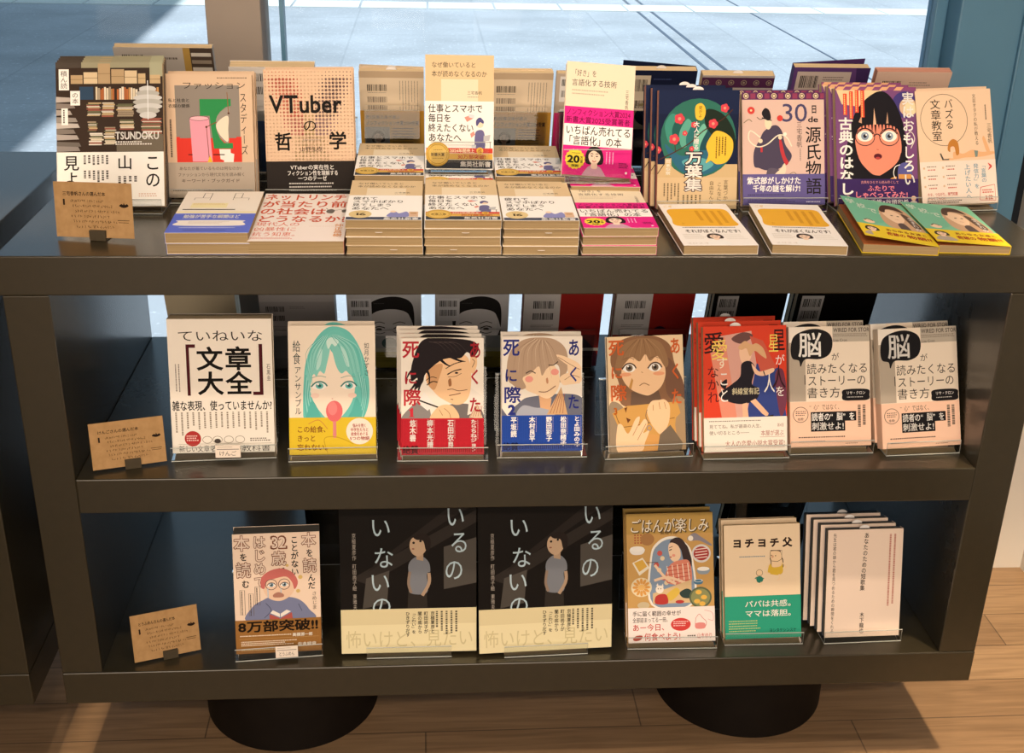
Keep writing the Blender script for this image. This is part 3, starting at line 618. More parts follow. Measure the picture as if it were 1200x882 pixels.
    for x in (13, 94): a.E(x, 94.5, 3, 'e7bd98'); a.B([(x-5, 100), (x-3, 97), (x+3, 97), (x+5, 100)], 'd8c8b8')
    a.V(3, 81, 18, 11, 'し', 'f6f0e6', .03); a.V(82, 72.6, 15, 11.4, 'い', 'f6f0e6', .02)
def a_buzz(a):
    a.ring(36, 26, 31, .7, '6a5848', 32); a.L([(46, 48), (50, 51), (48, 47)], .6, '6a5848')
    a.V(37, 7.5, 12, 27, 'バズる', K, .004); a.V(18.5, 7.5, 14, 37, '文章教室', K, .004); a.V(75, 4, 5, 45, '文芸オタクの私が教える', '3a3028'); a.V(92, 30, 6, 18, '三宅香帆', '3a3028'); a.GV(91, 14, 3, 13, 1, '3a3028')
    a.B([(45, 60), (46, 54), (58, 56), (70, 53), (82, 55), (96, 55), (100, 55.5), (100, 57), (86, 59), (72, 59.5), (60, 59.5), (50, 60.5)], 'e8b07c'); a.B([(90, 56), (86, 47), (85, 43), (88, 42), (94, 55)], 'e8b07c'); a.L([(38, 60), (46, 60), (49, 55)], 1.8, 'e8b07c')
    a.P([(73, 53.5), (78, 54), (77, 59), (74, 59.5)], '7c8c80'); a.E(46, 49, 5, 'eec09a'); a.B([(38, 52), (40, 46), (46, 43), (52, 46), (53, 55), (49, 57), (47, 50), (42, 50), (41, 54)], 'c07c34'); a.P([(27, 55), (29, 55), (32, 60), (39, 60), (39, 61), (30, 61)], '565048')
    a.BAND(62, 'eed9c2'); a.V(80, 65, 7, 17, '「言葉の', '6a94a0', .01); a.V(70, 65, 7, 22, '発信力」を', '6a94a0', .01); a.V(58, 65, 8, 31, '上げたい人へ', '6a94a0', .01)
    for i in range(3):
        for j in range(2): a.G(9+25*j, 66+8*i, 12, 1.4, 1, '6a5a4c'); a.G(10+25*j, 68.6+8*i, 10, 1.8, 1, 'c05040'); a.E(5+25*j, 67.5+8*i, 1.4, 'd8b48c')
    a.T(7, 89, 40, 3, 'ネタ、つながり、専門知識', 'c04438', .01); a.T(7, 92.5, 24, 2.8, 'がなくてもOK!', 'c04438', .01); a.G(7, 96, 50, 3, 2, '4a4038')
    for r_ in (2, 3.6, 5.2): a.L([(92-r_*.4, 68-r_*.55), (92+r_*.5, 68), (92-r_*.4, 68+r_*.55)], .9, 'd0483c')
    a.L([(78, 86), (97, 84), (97, 98), (76, 97)], .8, 'c04438', False, True); a.G(80, 88, 14, 4, 2, 'c04438'); a.T(83, 93, 11, 4, '2位', 'c04438', .02)
def a_teinei(a):
    a.T(9, 8, 83, 8.5, 'ていねいな', '2a241f', -.008); a.V(26.5, 20, 26, 36.5, '文大', '17130f', .022); a.V(54, 20, 26, 36.5, '章全', '17130f', .022)
    a.P([(17, 18.5), (26, 18.5), (26, 21), (20, 21), (20, 56.5), (17, 56.5)], '4a1218'); a.P([(87, 18.5), (90.5, 18.5), (90.5, 56.5), (80.5, 56.5), (80.5, 54), (87, 54)], '4a1218')
    a.V(94, 33, 4, 13, '石黒圭', '3a322c'); a.GV(6, 33, 6, 24, 2, '6a5c50', .35)
    a.T(1.5, 60, 97, 7.5, '雑な表現、使っていませんか?', '1a1613', .014)
    a.BAND(59, 'efe3ce'); a.T(1.5, 60.3, 97, 7.5, '雑な表現、使っていませんか?', '1a1613', .014); a.GV(4, 69, 94, 17, 17, '8a7a66', .3); a.E(20, 89, 8, 'b03430'); a.G(14, 86.5, 12, 5, 3, 'efc8b8')
    for x in (34, 44, 55, 66): a.ring(x, 90, 4.5, .5, '8a7a66', 3.6)
    a.E(44, 91, 3.2, '4a4038', 2.4); a.G(76, 89, 20, 3, 2, '6a5c50'); a.R(6, 93, 97, 93.2, '8a7a66'); a.T(6, 94.2, 30, 5, '新しい文章', '3a322c'); a.T(58, 94.2, 38, 5, 'の教科書', '3a322c'); a.T(36, 94.2, 20, 5, '表現', '3a322c')
def a_kyushoku(a):
    a.B([(16, 66), (17, 46), (20, 28), (30, 12), (44, 2), (58, 1), (72, 6), (84, 20), (92, 40), (92, 60), (84, 73), (70, 74), (30, 72), (18, 72)], '6cbfae')
    a.B([(24, 44), (30, 26), (48, 14), (66, 24), (74, 34), (76, 50), (70, 62), (58, 72), (50, 75), (40, 70), (28, 58)], 'f2dcc0')
    a.B([(18, 50), (22, 30), (34, 14), (48, 6), (44, 22), (34, 34), (26, 40), (24, 52)], '7cc8b6'); a.B([(46, 6), (60, 4), (76, 18), (84, 40), (78, 46), (70, 36), (58, 26), (48, 18)], '70c2b0')
    a.B([(22, 50), (23, 32), (32, 15), (48, 8), (48, 18), (44, 30), (41, 37), (36, 35), (32, 39), (28, 37), (25, 46)], '86c9b7')
    a.B([(48, 8), (64, 9), (78, 22), (85, 46), (80, 46), (76, 37), (71, 38), (66, 35), (61, 37), (56, 33), (52, 24)], '80c6b4')
    a.B([(44, 12), (50, 9), (58, 12), (54, 16), (50, 14), (46, 18)], 'cfe6d4'); a.B([(34, 22), (39, 18), (37, 30), (32, 34)], 'b4dccb'); a.B([(60, 16), (66, 20), (70, 31), (66, 30)], 'b4dccb')
    for i in range(9): a.L([(46-i*.8, 8), (36-i*2, 22), (26-i*.7+i, 40+i)], .7, 'a8dccb' if i % 2 else '4fa898', True, False, True)
    for i in range(8): a.L([(50+i, 8), (60+i*3, 18), (70+i*2.4, 34+i*2)], .8, 'a8dccb' if i % 2 else '4fa898', True, False, True)
    for i in range(7): a.L([(80+i*1.4, 36+i), (84+i, 56), (76+i*1.5, 73)], .7, 'a0d8c8' if i % 2 else '52aa9a')
    for i in range(6): a.L([(20+i*1.1, 38+i*2), (18+i*1.2, 56), (20+i*2.4, 72)], .7, 'a0d8c8' if i % 2 else '52aa9a')
    a.B([(66, 74), (72, 66), (78, 56), (84, 66), (80, 75)], '58b0a0'); a.B([(20, 74), (26, 58), (34, 66), (36, 74)], '58b0a0')
    for x in (35, 69):
        eye(a, x, 46.5, 8.5, 3.1, '66b4a8', '3a7c72', 0, '2e5c56'); a.L([(x-9, 40.4), (x, 38.8), (x+8, 39.8)], .7, '7aa094')
    a.E(50, 56.5, 1, 'dba890', .7); a.E(30, 54, 5, 'f0cdb4', 3); a.E(73, 54, 5, 'f0cdb4', 3)
    a.V(5, 11, 9, 19, '給食', '2a3a3a'); a.V(6.5, 31, 8, 38, 'アンサンブル', '2a3a3a'); a.V(87, 13, 6, 26, '如月かずさ', '3a4646')
    a.E(52, 66, 9.6, 'df6a68', 12); a.E(50, 64, 5.4, 'e8827c', 8)
    a.BAND(71, 'dcb92c'); a.E(52, 66.5, 9.6, 'df6a68', 12); a.E(50, 64.5, 5.4, 'e8827c', 8); a.P([(50.4, 74), (54, 74), (54.2, 87), (50.2, 87)], 'd8807a')
    a.L([(44, 99), (40, 88), (50, 86), (62, 88), (74, 92)], 1, 'c09a24'); a.L([(22, 76), (34, 73), (44, 80)], 1, 'c98a3c')
    for y, w, s in ((77.5, 38, 'この給食、'), (84.5, 22, 'きっと'), (91.5, 40, '忘れない。')): a.T(8.5, y, w, 5.2, s, '7a2e1c', .01)
    a.E(81, 82, 15.5, 'f6dfc6')
    for y, w, s in ((76, 16, '悩みを抱く'), (79.3, 21, '中学生たちと'), (82.6, 20, '給食をめぐる'), (86, 23, '5つの物語')): a.T(81-w/2, y, w, 3, s, 'b03830', .02)
def comic_titles(a, c1, num, band, names):
    a.V(1.5, 1.5, 21, 16, '死', c1, .02); a.V(3, 27, 17, 13, 'に', c1, .02); a.V(2, 43, 22, 15, '際', c1, .02)
    for i, ch in enumerate('あくた'): a.V(82, 2+24*i, 15, 16 if i == 0 else 14, ch, c1, .02)
    if num == '1': a.P([(9, 61.5), (13, 59.5), (14.4, 59.5), (14.4, 66.6), (16.4, 67.4), (8.6, 67.4), (10.8, 66.6), (10.8, 62)], c1)
    elif num: a.T(8, 59.5, 9, 8, num, c1, .05)
    if band:
        a.BAND(68.5, band); d = {'c42430': ('a81c28', '8c1420'), '24489a': ('1c3a84', '162e6c')}[band]
        for i in range(46): a.off -= a.D; a.R(1+i*2.14, 69.5, 1.7+i*2.14, 89+5*((i*5) % 3), d[0])
        a.off += a.D
        for x, y0, h, s in names: a.V(x, y0, 7.6, h, s, 'f4ebdf', .03); a.GV(x+8.6, y0+.5, .7, h*.6, 1, 'e9d3c4')
        for i in range(40): a.off -= a.D; a.R(1+i*2.46, 93.5, 2.5+i*2.46, 98, d[1])
        a.off += a.D; a.T(1, 92, 20, 7, '絶賛', '4a1016' if band[0] == 'c' else '141e44', .02)
def a_comic1(a):
    a.B([(40, 70), (44, 62), (64, 56), (92, 58), (100, 66), (100, 70)], '746c66'); a.B([(0, 70), (16, 56), (30, 54), (34, 70)], '8c847c'); a.P([(18, 54), (28, 46), (40, 56), (32, 62)], 'ece2d2'); a.P([(84, 42), (100, 50), (100, 60), (80, 66)], 'e9dcc8')
    a.B([(30, 36), (34, 24), (50, 14), (76, 14), (84, 24), (84, 44), (78, 54), (66, 57), (50, 52), (40, 46)], 'efc08e'); a.B([(34, 26), (50, 22), (46, 34), (40, 44), (32, 38)], 'd09a68')
    a.B([(84, 16), (90, 14), (92, 22), (88, 30), (84, 28)], 'efc08e'); a.L([(86, 18), (89, 20), (86, 25)], .7, '5a4030')
    a.B([(26, 2), (50, 0), (84, 2), (94, 8), (88, 16), (80, 12), (72, 17), (58, 17), (46, 20), (30, 30), (26, 38), (16, 44), (20, 34), (12, 36), (14, 20)], '1f1719')
    for p in (((26, 34), (22, 42), (20, 50)), ((20, 36), (14, 42), (8, 46)), ((30, 26), (34, 32), (34, 40)), ((46, 17), (54, 22), (60, 24)), ((58, 15), (70, 19), (78, 20)), ((16, 26), (10, 30), (6, 36))): a.L(list(p), 4, '1f1719', True, False, True)
    for k in range(5): a.L([(34+k*6, 3), (46+k*6, 5), (56+k*6, 12)], .5, '54443e', True, False, True)
    a.L([(56, 31), (64, 28), (73, 26.5)], 1.3, '2a1c18'); a.L([(57, 33), (66, 32.5), (73, 30)], .6, '6a4a38'); a.E(67, 29.6, 2, '3a2c28', 1.2); a.L([(54, 26), (64, 22), (74, 20)], 1, '2a1c18'); a.L([(31, 40), (38, 37), (44, 37.5)], 1.2, '2a1c18'); a.L([(30, 36), (37, 33), (43, 34)], .8, '2a1c18')
    a.B([(57, 36), (60, 34.5), (61, 40), (58, 41)], 'a06a40'); a.L([(56, 44), (62, 43.5), (70, 45), (80, 44)], .8, '6a4634'); a.L([(58, 49), (66, 48), (72, 47)], .9, '5a3428'); a.L([(60, 52), (63, 52.5)], .8, '5a3428')
    a.L([(18, 52), (56, 62)], 1.8, '2a2624', False); a.B([(36, 70), (40, 62), (50, 57), (62, 58), (70, 66), (66, 70)], 'efc08e'); a.L([(52, 60), (58, 64), (60, 69)], .6, '8a5c3c'); a.L([(46, 61), (50, 66)], .6, '8a5c3c')
    a.P([(82, 68), (92, 56), (99, 69)], 'dcc09a')
    for k in range(5): a.L([(84+k*3, 67), (90+k*2, 58)], .5, 'b04a3c', False)
    comic_titles(a, 'c8303a', '1', 'c42430', ((10, 69.5, 19, '悠木碧'), (31, 69.5, 25, '柳本光晴'), (56, 69.5, 25, '石田衣良'), (84, 69.5, 28, 'たらちねジョン')))
def a_comic2(a):
    a.B([(14, 70), (24, 56), (40, 52), (80, 50), (100, 54), (100, 70)], '6a6a74'); a.B([(20, 70), (26, 60), (44, 62), (66, 62), (62, 70)], 'a8a8ac'); a.P([(46, 50), (62, 54), (60, 64), (48, 62)], 'd9a678')
    a.B([(24, 38), (34, 26), (56, 22), (68, 28), (72, 40), (66, 50), (56, 54), (42, 50), (30, 46)], 'f3cfa4')
    a.B([(6, 30), (10, 14), (24, 4), (44, 1), (66, 3), (80, 12), (82, 28), (76, 36), (72, 40), (72, 28), (66, 24), (56, 28), (50, 34), (46, 26), (36, 32), (26, 36), (30, 44), (22, 46), (14, 42), (8, 38)], 'b7987a')
    for k in range(11): a.L([(40+k*1.5, 2+k*.2), (20+k*4.4, 12), (14+k*6, 30+3*(k % 3))], .6, ('8a6c54', 'd8bf9e')[k % 2], True, False, True)
    a.L([(30, 32), (36, 30), (42, 32)], 1.2, '4a3830'); a.L([(58, 25), (64, 25), (70, 22)], 1.2, '4a3830'); a.E(34, 37, 5, 'ec9a86', 4); a.E(66, 31, 5, 'ec9a86', 4); a.B([(55, 37), (57, 36), (58, 40), (56, 41)], 'c68c64'); a.L([(46, 48), (56, 48), (67, 43)], 1, '7a4a3a')
    a.B([(68, 16), (80, 18), (96, 24), (98, 30), (84, 26), (72, 20)], 'f3cfa4'); a.B([(72, 36), (82, 32), (98, 34), (98, 40), (84, 42), (76, 42)], 'f3cfa4'); a.B([(82, 24), (96, 24), (98, 40), (86, 38)], 'f3cfa4'); a.L([(78, 38), (88, 34), (97, 36)], .6, '8a5c44'); a.L([(70, 18), (84, 24), (97, 29)], .6, '8a5c44')
    a.P([(56, 68), (74, 44), (82, 68)], 'd0a473')
    for k in range(5): a.L([(60+k*4, 67), (70+k*2, 50)], .6, '9a5040', False)
    a.P([(0, 62), (8, 70), (0, 70)], '6a6a74')
    comic_titles(a, '2c3480', '2', '24489a', ((11, 69.5, 18, '平坂読'), (34, 69.5, 22, '木村良平'), (55, 69.5, 22, '野田彩子'), (73, 69.5, 26, '松田奈緒子'), (90, 69.5, 27, 'とよ田みのる')))
def a_comic3(a):
    a.R(0, 0, 100, 100, 'e9c99c'); a.B([(4, 22), (10, 8), (28, 1), (60, 0), (82, 8), (88, 24), (96, 40), (92, 58), (76, 62), (40, 62), (16, 58), (14, 40)], '8a6244')
    a.B([(78, 20), (92, 30), (100, 44), (100, 56), (88, 58), (76, 48)], '7a5640'); a.P([(30, 48), (66, 48), (72, 62), (28, 62)], '6a5240')
    a.B([(18, 30), (24, 18), (50, 12), (70, 18), (76, 32), (70, 44), (56, 51), (46, 51), (30, 46), (20, 38)], 'f0c393')
    a.B([(10, 26), (20, 8), (44, 2), (70, 6), (80, 22), (76, 28), (66, 18), (56, 22), (50, 16), (42, 22), (32, 18), (22, 24), (16, 30)], '96704c')
    for k in range(8): a.L([(40+k*2, 3), (26+k*6, 12), (18+k*8, 22)], .6, ('6a4832', 'b08a60')[k % 2], True, False, True)
    for x in (28, 62): eye(a, x, 27.5, 8.6, 3.9, '7a6650', '4a3224'); a.E(x-5 if x < 40 else x+5, 33, 7.5, 'e8a074', 2.4); a.L([(x-8, 20), (x, 18.4), (x+7, 20)], .7, '7a5640')
    a.L([(41, 43), (47, 41), (54, 43)], 1, '8a5c40'); a.P([(27, 44), (31, 36), (33, 38), (30, 46)], 'c8904c'); a.L([(44, 31), (46, 32)], .8, 'a8744c')
    a.R(0, 62, 100, 100, 'd49a54'); a.B([(0, 60), (14, 58), (22, 70), (14, 100), (0, 100)], '9a8468'); a.B([(84, 56), (100, 58), (100, 100), (92, 100), (86, 76)], 'a88a64')
    a.P([(4, 66), (24, 60), (90, 58), (94, 68), (88, 72), (84, 88), (14, 82)], 'cf9a50'); a.L([(8, 66), (14, 76), (24, 78), (86, 72)], .8, '7a5428')
    a.P([(20, 62), (24, 61), (22, 66)], '6a3c20'); a.P([(22, 70), (28, 72), (24, 75)], '6a3c20')
    a.B([(50, 64), (56, 57), (66, 56), (74, 56), (80, 62), (78, 76), (68, 86), (58, 80), (52, 72)], 'f0c393'); a.L([(58, 60), (58, 65)], .7, 'a8744c'); a.L([(66, 58), (67, 64)], .7, 'a8744c'); a.L([(73, 58), (75, 64)], .7, 'a8744c')
    a.P([(66, 86), (80, 78), (96, 94), (94, 100), (62, 100)], '746450')
    a.B([(10, 78), (16, 76), (24, 84), (34, 72), (40, 70), (38, 78), (46, 72), (50, 76), (44, 84), (52, 82), (46, 92), (40, 100), (10, 100)], 'f2c99a'); a.L([(30, 86), (40, 74)], .7, 'a8744c'); a.L([(36, 90), (48, 76)], .7, 'a8744c')
    a.ring(52, 80, 3, 1, '8a8a8c'); a.L([(50, 64), (48, 70), (52, 76)], .8, '6a5c50')
    a.V(1.5, 2, 21, 15, '死', 'df6a34', .02); a.V(3, 25, 17, 12, 'に', 'df6a34', .02); a.V(2, 41, 22, 15, '際', 'df6a34', .02); a.V(6, 60, 10, 8, '3', 'e0782c', .04)
    for i, ch in enumerate('あくた'): a.V(82, 2+22*i, 15, 15, ch, 'df6a34', .02)
def a_hoshi(a):
    a.R(0, 0, 100, 75, 'd84228'); a.P([(18, 8), (58, 4), (74, 75), (22, 75)], 'd8a08c'); a.P([(8, 18), (26, 8), (40, 75), (22, 75)], 'e08c70'); a.B([(34, 10), (48, 5), (60, 8), (46, 14)], '6c4a44')
    a.P([(64, 30), (90, 34), (100, 75), (50, 75)], '34427c'); a.P([(56, 8), (72, 12), (88, 34), (70, 40)], 'c85a44'); a.B([(86, 40), (96, 36), (100, 60), (92, 72)], '703848')
    a.B([(44, 18), (52, 15), (58, 20), (56, 27), (48, 30), (44, 25)], 'eec09a'); a.B([(42, 17), (50, 12), (58, 15), (64, 14), (72, 18), (76, 26), (70, 24), (62, 20), (56, 24), (52, 18), (46, 19)], 'd8a878')
    a.B([(46, 30), (56, 28), (62, 34), (58, 46), (66, 50), (64, 58), (48, 62), (30, 60), (18, 54), (34, 46), (44, 40)], '221e24'); a.B([(58, 30), (66, 36), (72, 36), (84, 34), (84, 37), (72, 40), (62, 38)], 'eec09a'); a.L([(72, 36), (74, 40)], 1.2, '221e24', False)
    a.P([(46, 62), (52, 61), (54, 75), (47, 75)], 'e4b48c'); a.P([(56, 60), (62, 58), (78, 70), (76, 73), (70, 70)], 'e4b48c'); a.P([(75, 72), (84, 71), (82, 75), (74, 75)], '221e24'); a.B([(20, 46), (28, 42), (26, 50)], '221e24')
    a.V(0, 4, 26, 18, '愛', '3a1c1c', .01); a.V(9, 10, 21, 17, '愛', 'f0d060', .0); a.V(15, 24, 15, 10, 'す', 'efe0c0'); a.V(18, 35, 13, 26, 'こと', 'efe6d6'); a.V(4, 31, 15, 30, 'なかれ', '4a1c1c')
    a.V(83, 2, 16, 19, '星', '3a1c1c', .01); a.V(78, 6, 13, 16, '星', 'f0d060', -.01); a.V(86, 23, 12, 9, 'が', 'efe6d6'); a.V(82, 31, 17, 20, '人', '3a1c24', .005); a.V(72, 38, 14, 16, '人', 'f2ead8', -.01); a.V(86, 48, 12, 9, 'を', 'efe6d6')
    a.T(34, 49, 33, 5.5, '斜線堂有記', 'efe0b0', .01)
    a.BAND(72.5, 'efe2cc'); a.G(6, 75, 62, 1.2, 1, '6a5a4c'); a.T(6, 78, 66, 3.2, '見ててね。私が最高の人生、', '5a4a3e'); a.T(6, 83, 48, 3.2, '使い切るところ――', '5a4a3e'); a.T(88, 78, 8, 2.8, '第4回', '9a6a58'); a.T(68, 83.2, 28, 4.6, '本屋が選ぶ', '9c4a3c'); a.T(25, 91, 72, 4.8, '大人の恋愛小説大賞受賞!', '9c4a3c'); a.R(67, 88.5, 97, 88.8, 'b08070'); a.R(25, 96.8, 97, 97.1, 'b08070')
def a_nou(a):
    a.R(0, 0, 20, 62, 'b5a58e'); a.R(54, 0, 100, 13, 'bcae98'); a.R(0, 0, 20, 13, 'f0e2cc')
    a.B([(2, 18), (6, 8), (20, 3), (36, 2), (50, 6), (54, 14), (50, 23), (38, 27), (20, 27), (14, 33), (12, 28), (4, 26)], '1c1a1b')
    a.T(11, 4.5, 30, 20.5, '脳', 'f6f0e6', .012); a.T(55, 1.5, 45, 3.4, 'WIRED FOR STOR', '3a302a', .01); a.G(55, 6.3, 44, 3, 3, '6a5c50', .4); a.T(55, 10.5, 17, 2.2, 'Lisa Cron', '3a302a')
    a.T(52, 22, 10, 6.5, 'が', '2a241f', -.008); a.T(21, 30.5, 77, 9, '読みたくなる', '2a241f', -.01); a.T(22, 40.5, 73, 9, 'ストーリーの', '2a241f', -.01); a.T(21, 50.5, 42, 9, '書き方', '2a241f', -.01); a.R(18.5, 40, 19.5, 48, '3a302a')
    a.B([(65, 57.5), (68, 53), (96, 53), (99, 57.5), (96, 62), (68, 62)], '1c1a1b'); a.T(70, 54.3, 24, 3, 'リサ・クロン', 'f6f0e6', .01); a.G(71, 59, 18, 1.2, 1, 'cfc6b8')
    a.BAND(62.3, 'f0c3a2'); a.T(24, 64.5, 40, 5, '“心”ではなく、', '3a302a', -.005); a.R(25.5, 71, 82, 79, '1c1a1b'); a.R(25.5, 79, 68, 87.3, '1c1a1b'); a.T(26.5, 71.8, 54, 6.6, '読者の“脳”を', 'f6f0e6', .015); a.T(26.5, 79.6, 40, 6.6, '刺激せよ!', 'f6f0e6', .015)
    a.ring(13, 73, 9.2, .7, '4a4038'); a.G(7, 70, 12, 4.6, 3, '4a4038', .45); a.T(9, 75.5, 8, 2.4, '推薦!', '3a302a'); a.GV(84, 66, 12, 23, 2, '4a4038', .6); a.G(10, 91.5, 56, 1.8, 1, '3a302a'); a.G(10, 95, 32, 1.8, 1, '3a302a'); a.G(68, 97.5, 14, 1, 1, '6a5c50')
def a_hon(a):
    o = '8a5238'
    def out(x, y, w, h, s):
        a.off += a.D; a.V(x, y, w, h, s, o, .055); a.V(x, y, w, h, s, 'f0d6bc', .012)
    a.vs = .77; out(79, 0.5, 17, 16, '本'); a.V(84, 18, 8.5, 9, 'を', K, .02); out(80, 28, 16, 16, '読'); a.V(85.5, 45, 9, 17, 'んだ', K, .02); a.V(66.5, 3.5, 9, 43, 'ことがない', K, .02)
    a.T(43, 3.5, 20, 13, '32', o, .05); a.T(44, 4.3, 18, 11.6, '32', 'f0d6bc', .005); out(44, 19, 17, 16, '歳'); a.V(49, 37, 10, 9, 'が', K, .02); out(23, 2, 15, 57, 'はじめて'); out(1.5, 1.5, 18, 17, '本'); a.V(7.5, 20, 9, 9, 'を', K, .02); out(3, 30, 17, 17, '読'); a.V(9, 49, 9, 9, 'む', K, .02)
    a.vo = -3.8
    a.B([(16, 100), (20, 84), (34, 76), (44, 73), (62, 74), (76, 78), (86, 88), (90, 100)], '7b7f98'); a.L([(36, 80), (42, 88), (34, 96)], .7, '4a4c5c'); a.L([(74, 82), (78, 90)], .7, '4a4c5c')
    a.B([(33, 60), (36, 50), (54, 46), (68, 52), (71, 62), (66, 72), (54, 78), (42, 76), (35, 69)], 'eac4a2'); a.B([(31, 62), (32, 52), (42, 45), (56, 43), (68, 48), (74, 58), (70, 66), (67, 58), (60, 52), (46, 54), (38, 56), (35, 64)], 'c86c62')
    for x in (43, 58): a.E(x, 60, 7, '6a4a40'); a.E(x, 60, 6.2, 'eac8a8'); eye(a, x, 60.4, 4.6, 2.2, '6a8894', '5a4038'); a.L([(x-4, 64), (x-4, 74)], 1, 'a8c0cc', False)
    a.B([(45, 71), (51, 68.5), (57, 71), (56, 74), (46, 74)], 'b07a64'); a.E(77, 53, 2.6, 'd8b46a'); a.E(74, 68, 2.4, 'd8b46a'); a.E(62, 40, 1.8, 'd8b46a')
    a.P([(40, 92), (52, 97), (50, 100), (40, 99)], 'b4584c'); a.P([(66, 91), (53, 97), (54, 100), (67, 98)], 'b4584c'); a.P([(41, 91), (52, 96), (52, 92), (44, 88)], 'f0e4d2'); a.P([(65, 90), (53, 96), (53, 92), (60, 88)], 'f0e4d2')
    a.vo = 0
    for x, y0, h, s in ((6.5, 60, 27, '松子森'), (16.5, 64, 24, None), (24, 57, 20, None)):
        a.L([(x, y0), (x+5.5, y0), (x+5.5, y0+h), (x, y0+h)], .5, '6a5848', False, True); a.GV(x+1.5, y0+1, 2.5, h-2, 1, '4a4038')
    a.V(90, 64, 6, 20, 'さめじま', '6a5848', -.01)
    a.vs = 1; a.BAND(71.5, '9a6a34'); a.T(3, 72.3, 94, 9.5, '8万部突破!!', '241a12', .03); a.G(5, 84.5, 60, 1.4, 1, 'f0e0c4'); a.T(66, 83.8, 24, 3, '高橋源一郎', 'f4e8d2', .03); a.R(4, 87.4, 97, 87.6, 'caa46c'); a.G(6, 89.5, 66, 4.6, 3, 'f0e0c4', .5); a.T(72, 92, 22, 3, '佐倉綾音', 'f4e8d2', .03); a.G(6, 96.5, 60, 1.4, 1, 'd8bc8c')
def a_iru(a):
    a.R(0, 0, 100, 100, '15110e'); a.vo = 10.5; a.vs = .895; a.P([(8, 50), (100, 6), (100, 14), (20, 54)], '2c2621'); a.P([(20, 46), (80, 12), (100, 2), (100, -0), (86, 0), (26, 40)], '251f1b')
    a.P([(19, 50), (36, 45), (34, 67), (16, 70)], '4a443c'); a.P([(76, 30), (100, 24), (100, 54), (76, 58)], '4c463e')
    a.P([(50, 56), (63, 56), (64, 72), (49, 72)], '2e2822')
    a.B([(50, 42), (54, 37), (60, 36), (65, 40), (66, 46), (63.5, 48), (63.5, 60), (51, 60), (51, 52)], '77787a'); a.L([(65, 47), (65, 54), (60, 62)], 2.4, 'a88c70'); a.L([(51, 46), (50, 54), (52, 60)], 2, '8a7460')
    a.P([(56, 34), (61, 33), (61, 39), (56, 38)], 'ab8e70'); a.B([(51, 29), (53, 24), (60, 22), (64, 26), (63, 32), (58, 36), (53, 34)], 'b89a7a'); a.B([(54, 23), (60, 20.5), (66, 24), (66, 31), (63, 32), (61, 26), (56, 25)], '241c18'); a.E(54, 27, .9, K); a.E(59, 26, .9, K); a.E(53.6, 31, 1, '8a5848', .6)
    c = 'aebfc0'
    for x, y, ch in ((22, 9, 'い'), (24, 29, 'な'), (21, 45, 'い'), (22, 61, 'の')): a.V(x, y, 16, 15, ch, c, -.014)
    for x, y, ch in ((77, 2, 'い'), (80, 19, 'る'), (76, 37, 'の')): a.V(x, y, 15, 16, ch, c, -.014)
    a.V(9, 20, 3, 18, '京極夏彦作', 'a89c8c'); a.V(9, 40, 3, 18, '町田尚子絵', 'a89c8c'); a.V(9, 60, 3, 14, '東雅夫編', 'a89c8c')
    a.BAND(70.5, 'e6d6a6'); a.R(0, 70.6, 100, 81, 'dac999'); a.T(3, 84.5, 95, 12, '怖いけど、見たい', 'cdbd8c', -.01)
    for x, s, h in ((66, '京極夏彦と', 12), (61, '町田尚子が', 12), (56.5, '闇の底から', 12), (52, '「こわい」を', 12), (47.5, 'ひきずりだす', 14)): a.V(x, 72.5, 3.2, h+3, s, '4a4232', .02)
    a.GV(70, 72.5, 18, 16, 5, '5a5240', .4)
def bowl(a, x, y, s, c='e9e2d4', top='c9a070'):
    a.B([(x-s, y), (x-.7*s, y+.8*s*.68), (x+.7*s, y+.8*s*.68), (x+s, y)], c); a.E(x, y, s, 'f0eadc', s*.34); a.E(x, y, s*.82, top, s*.26)
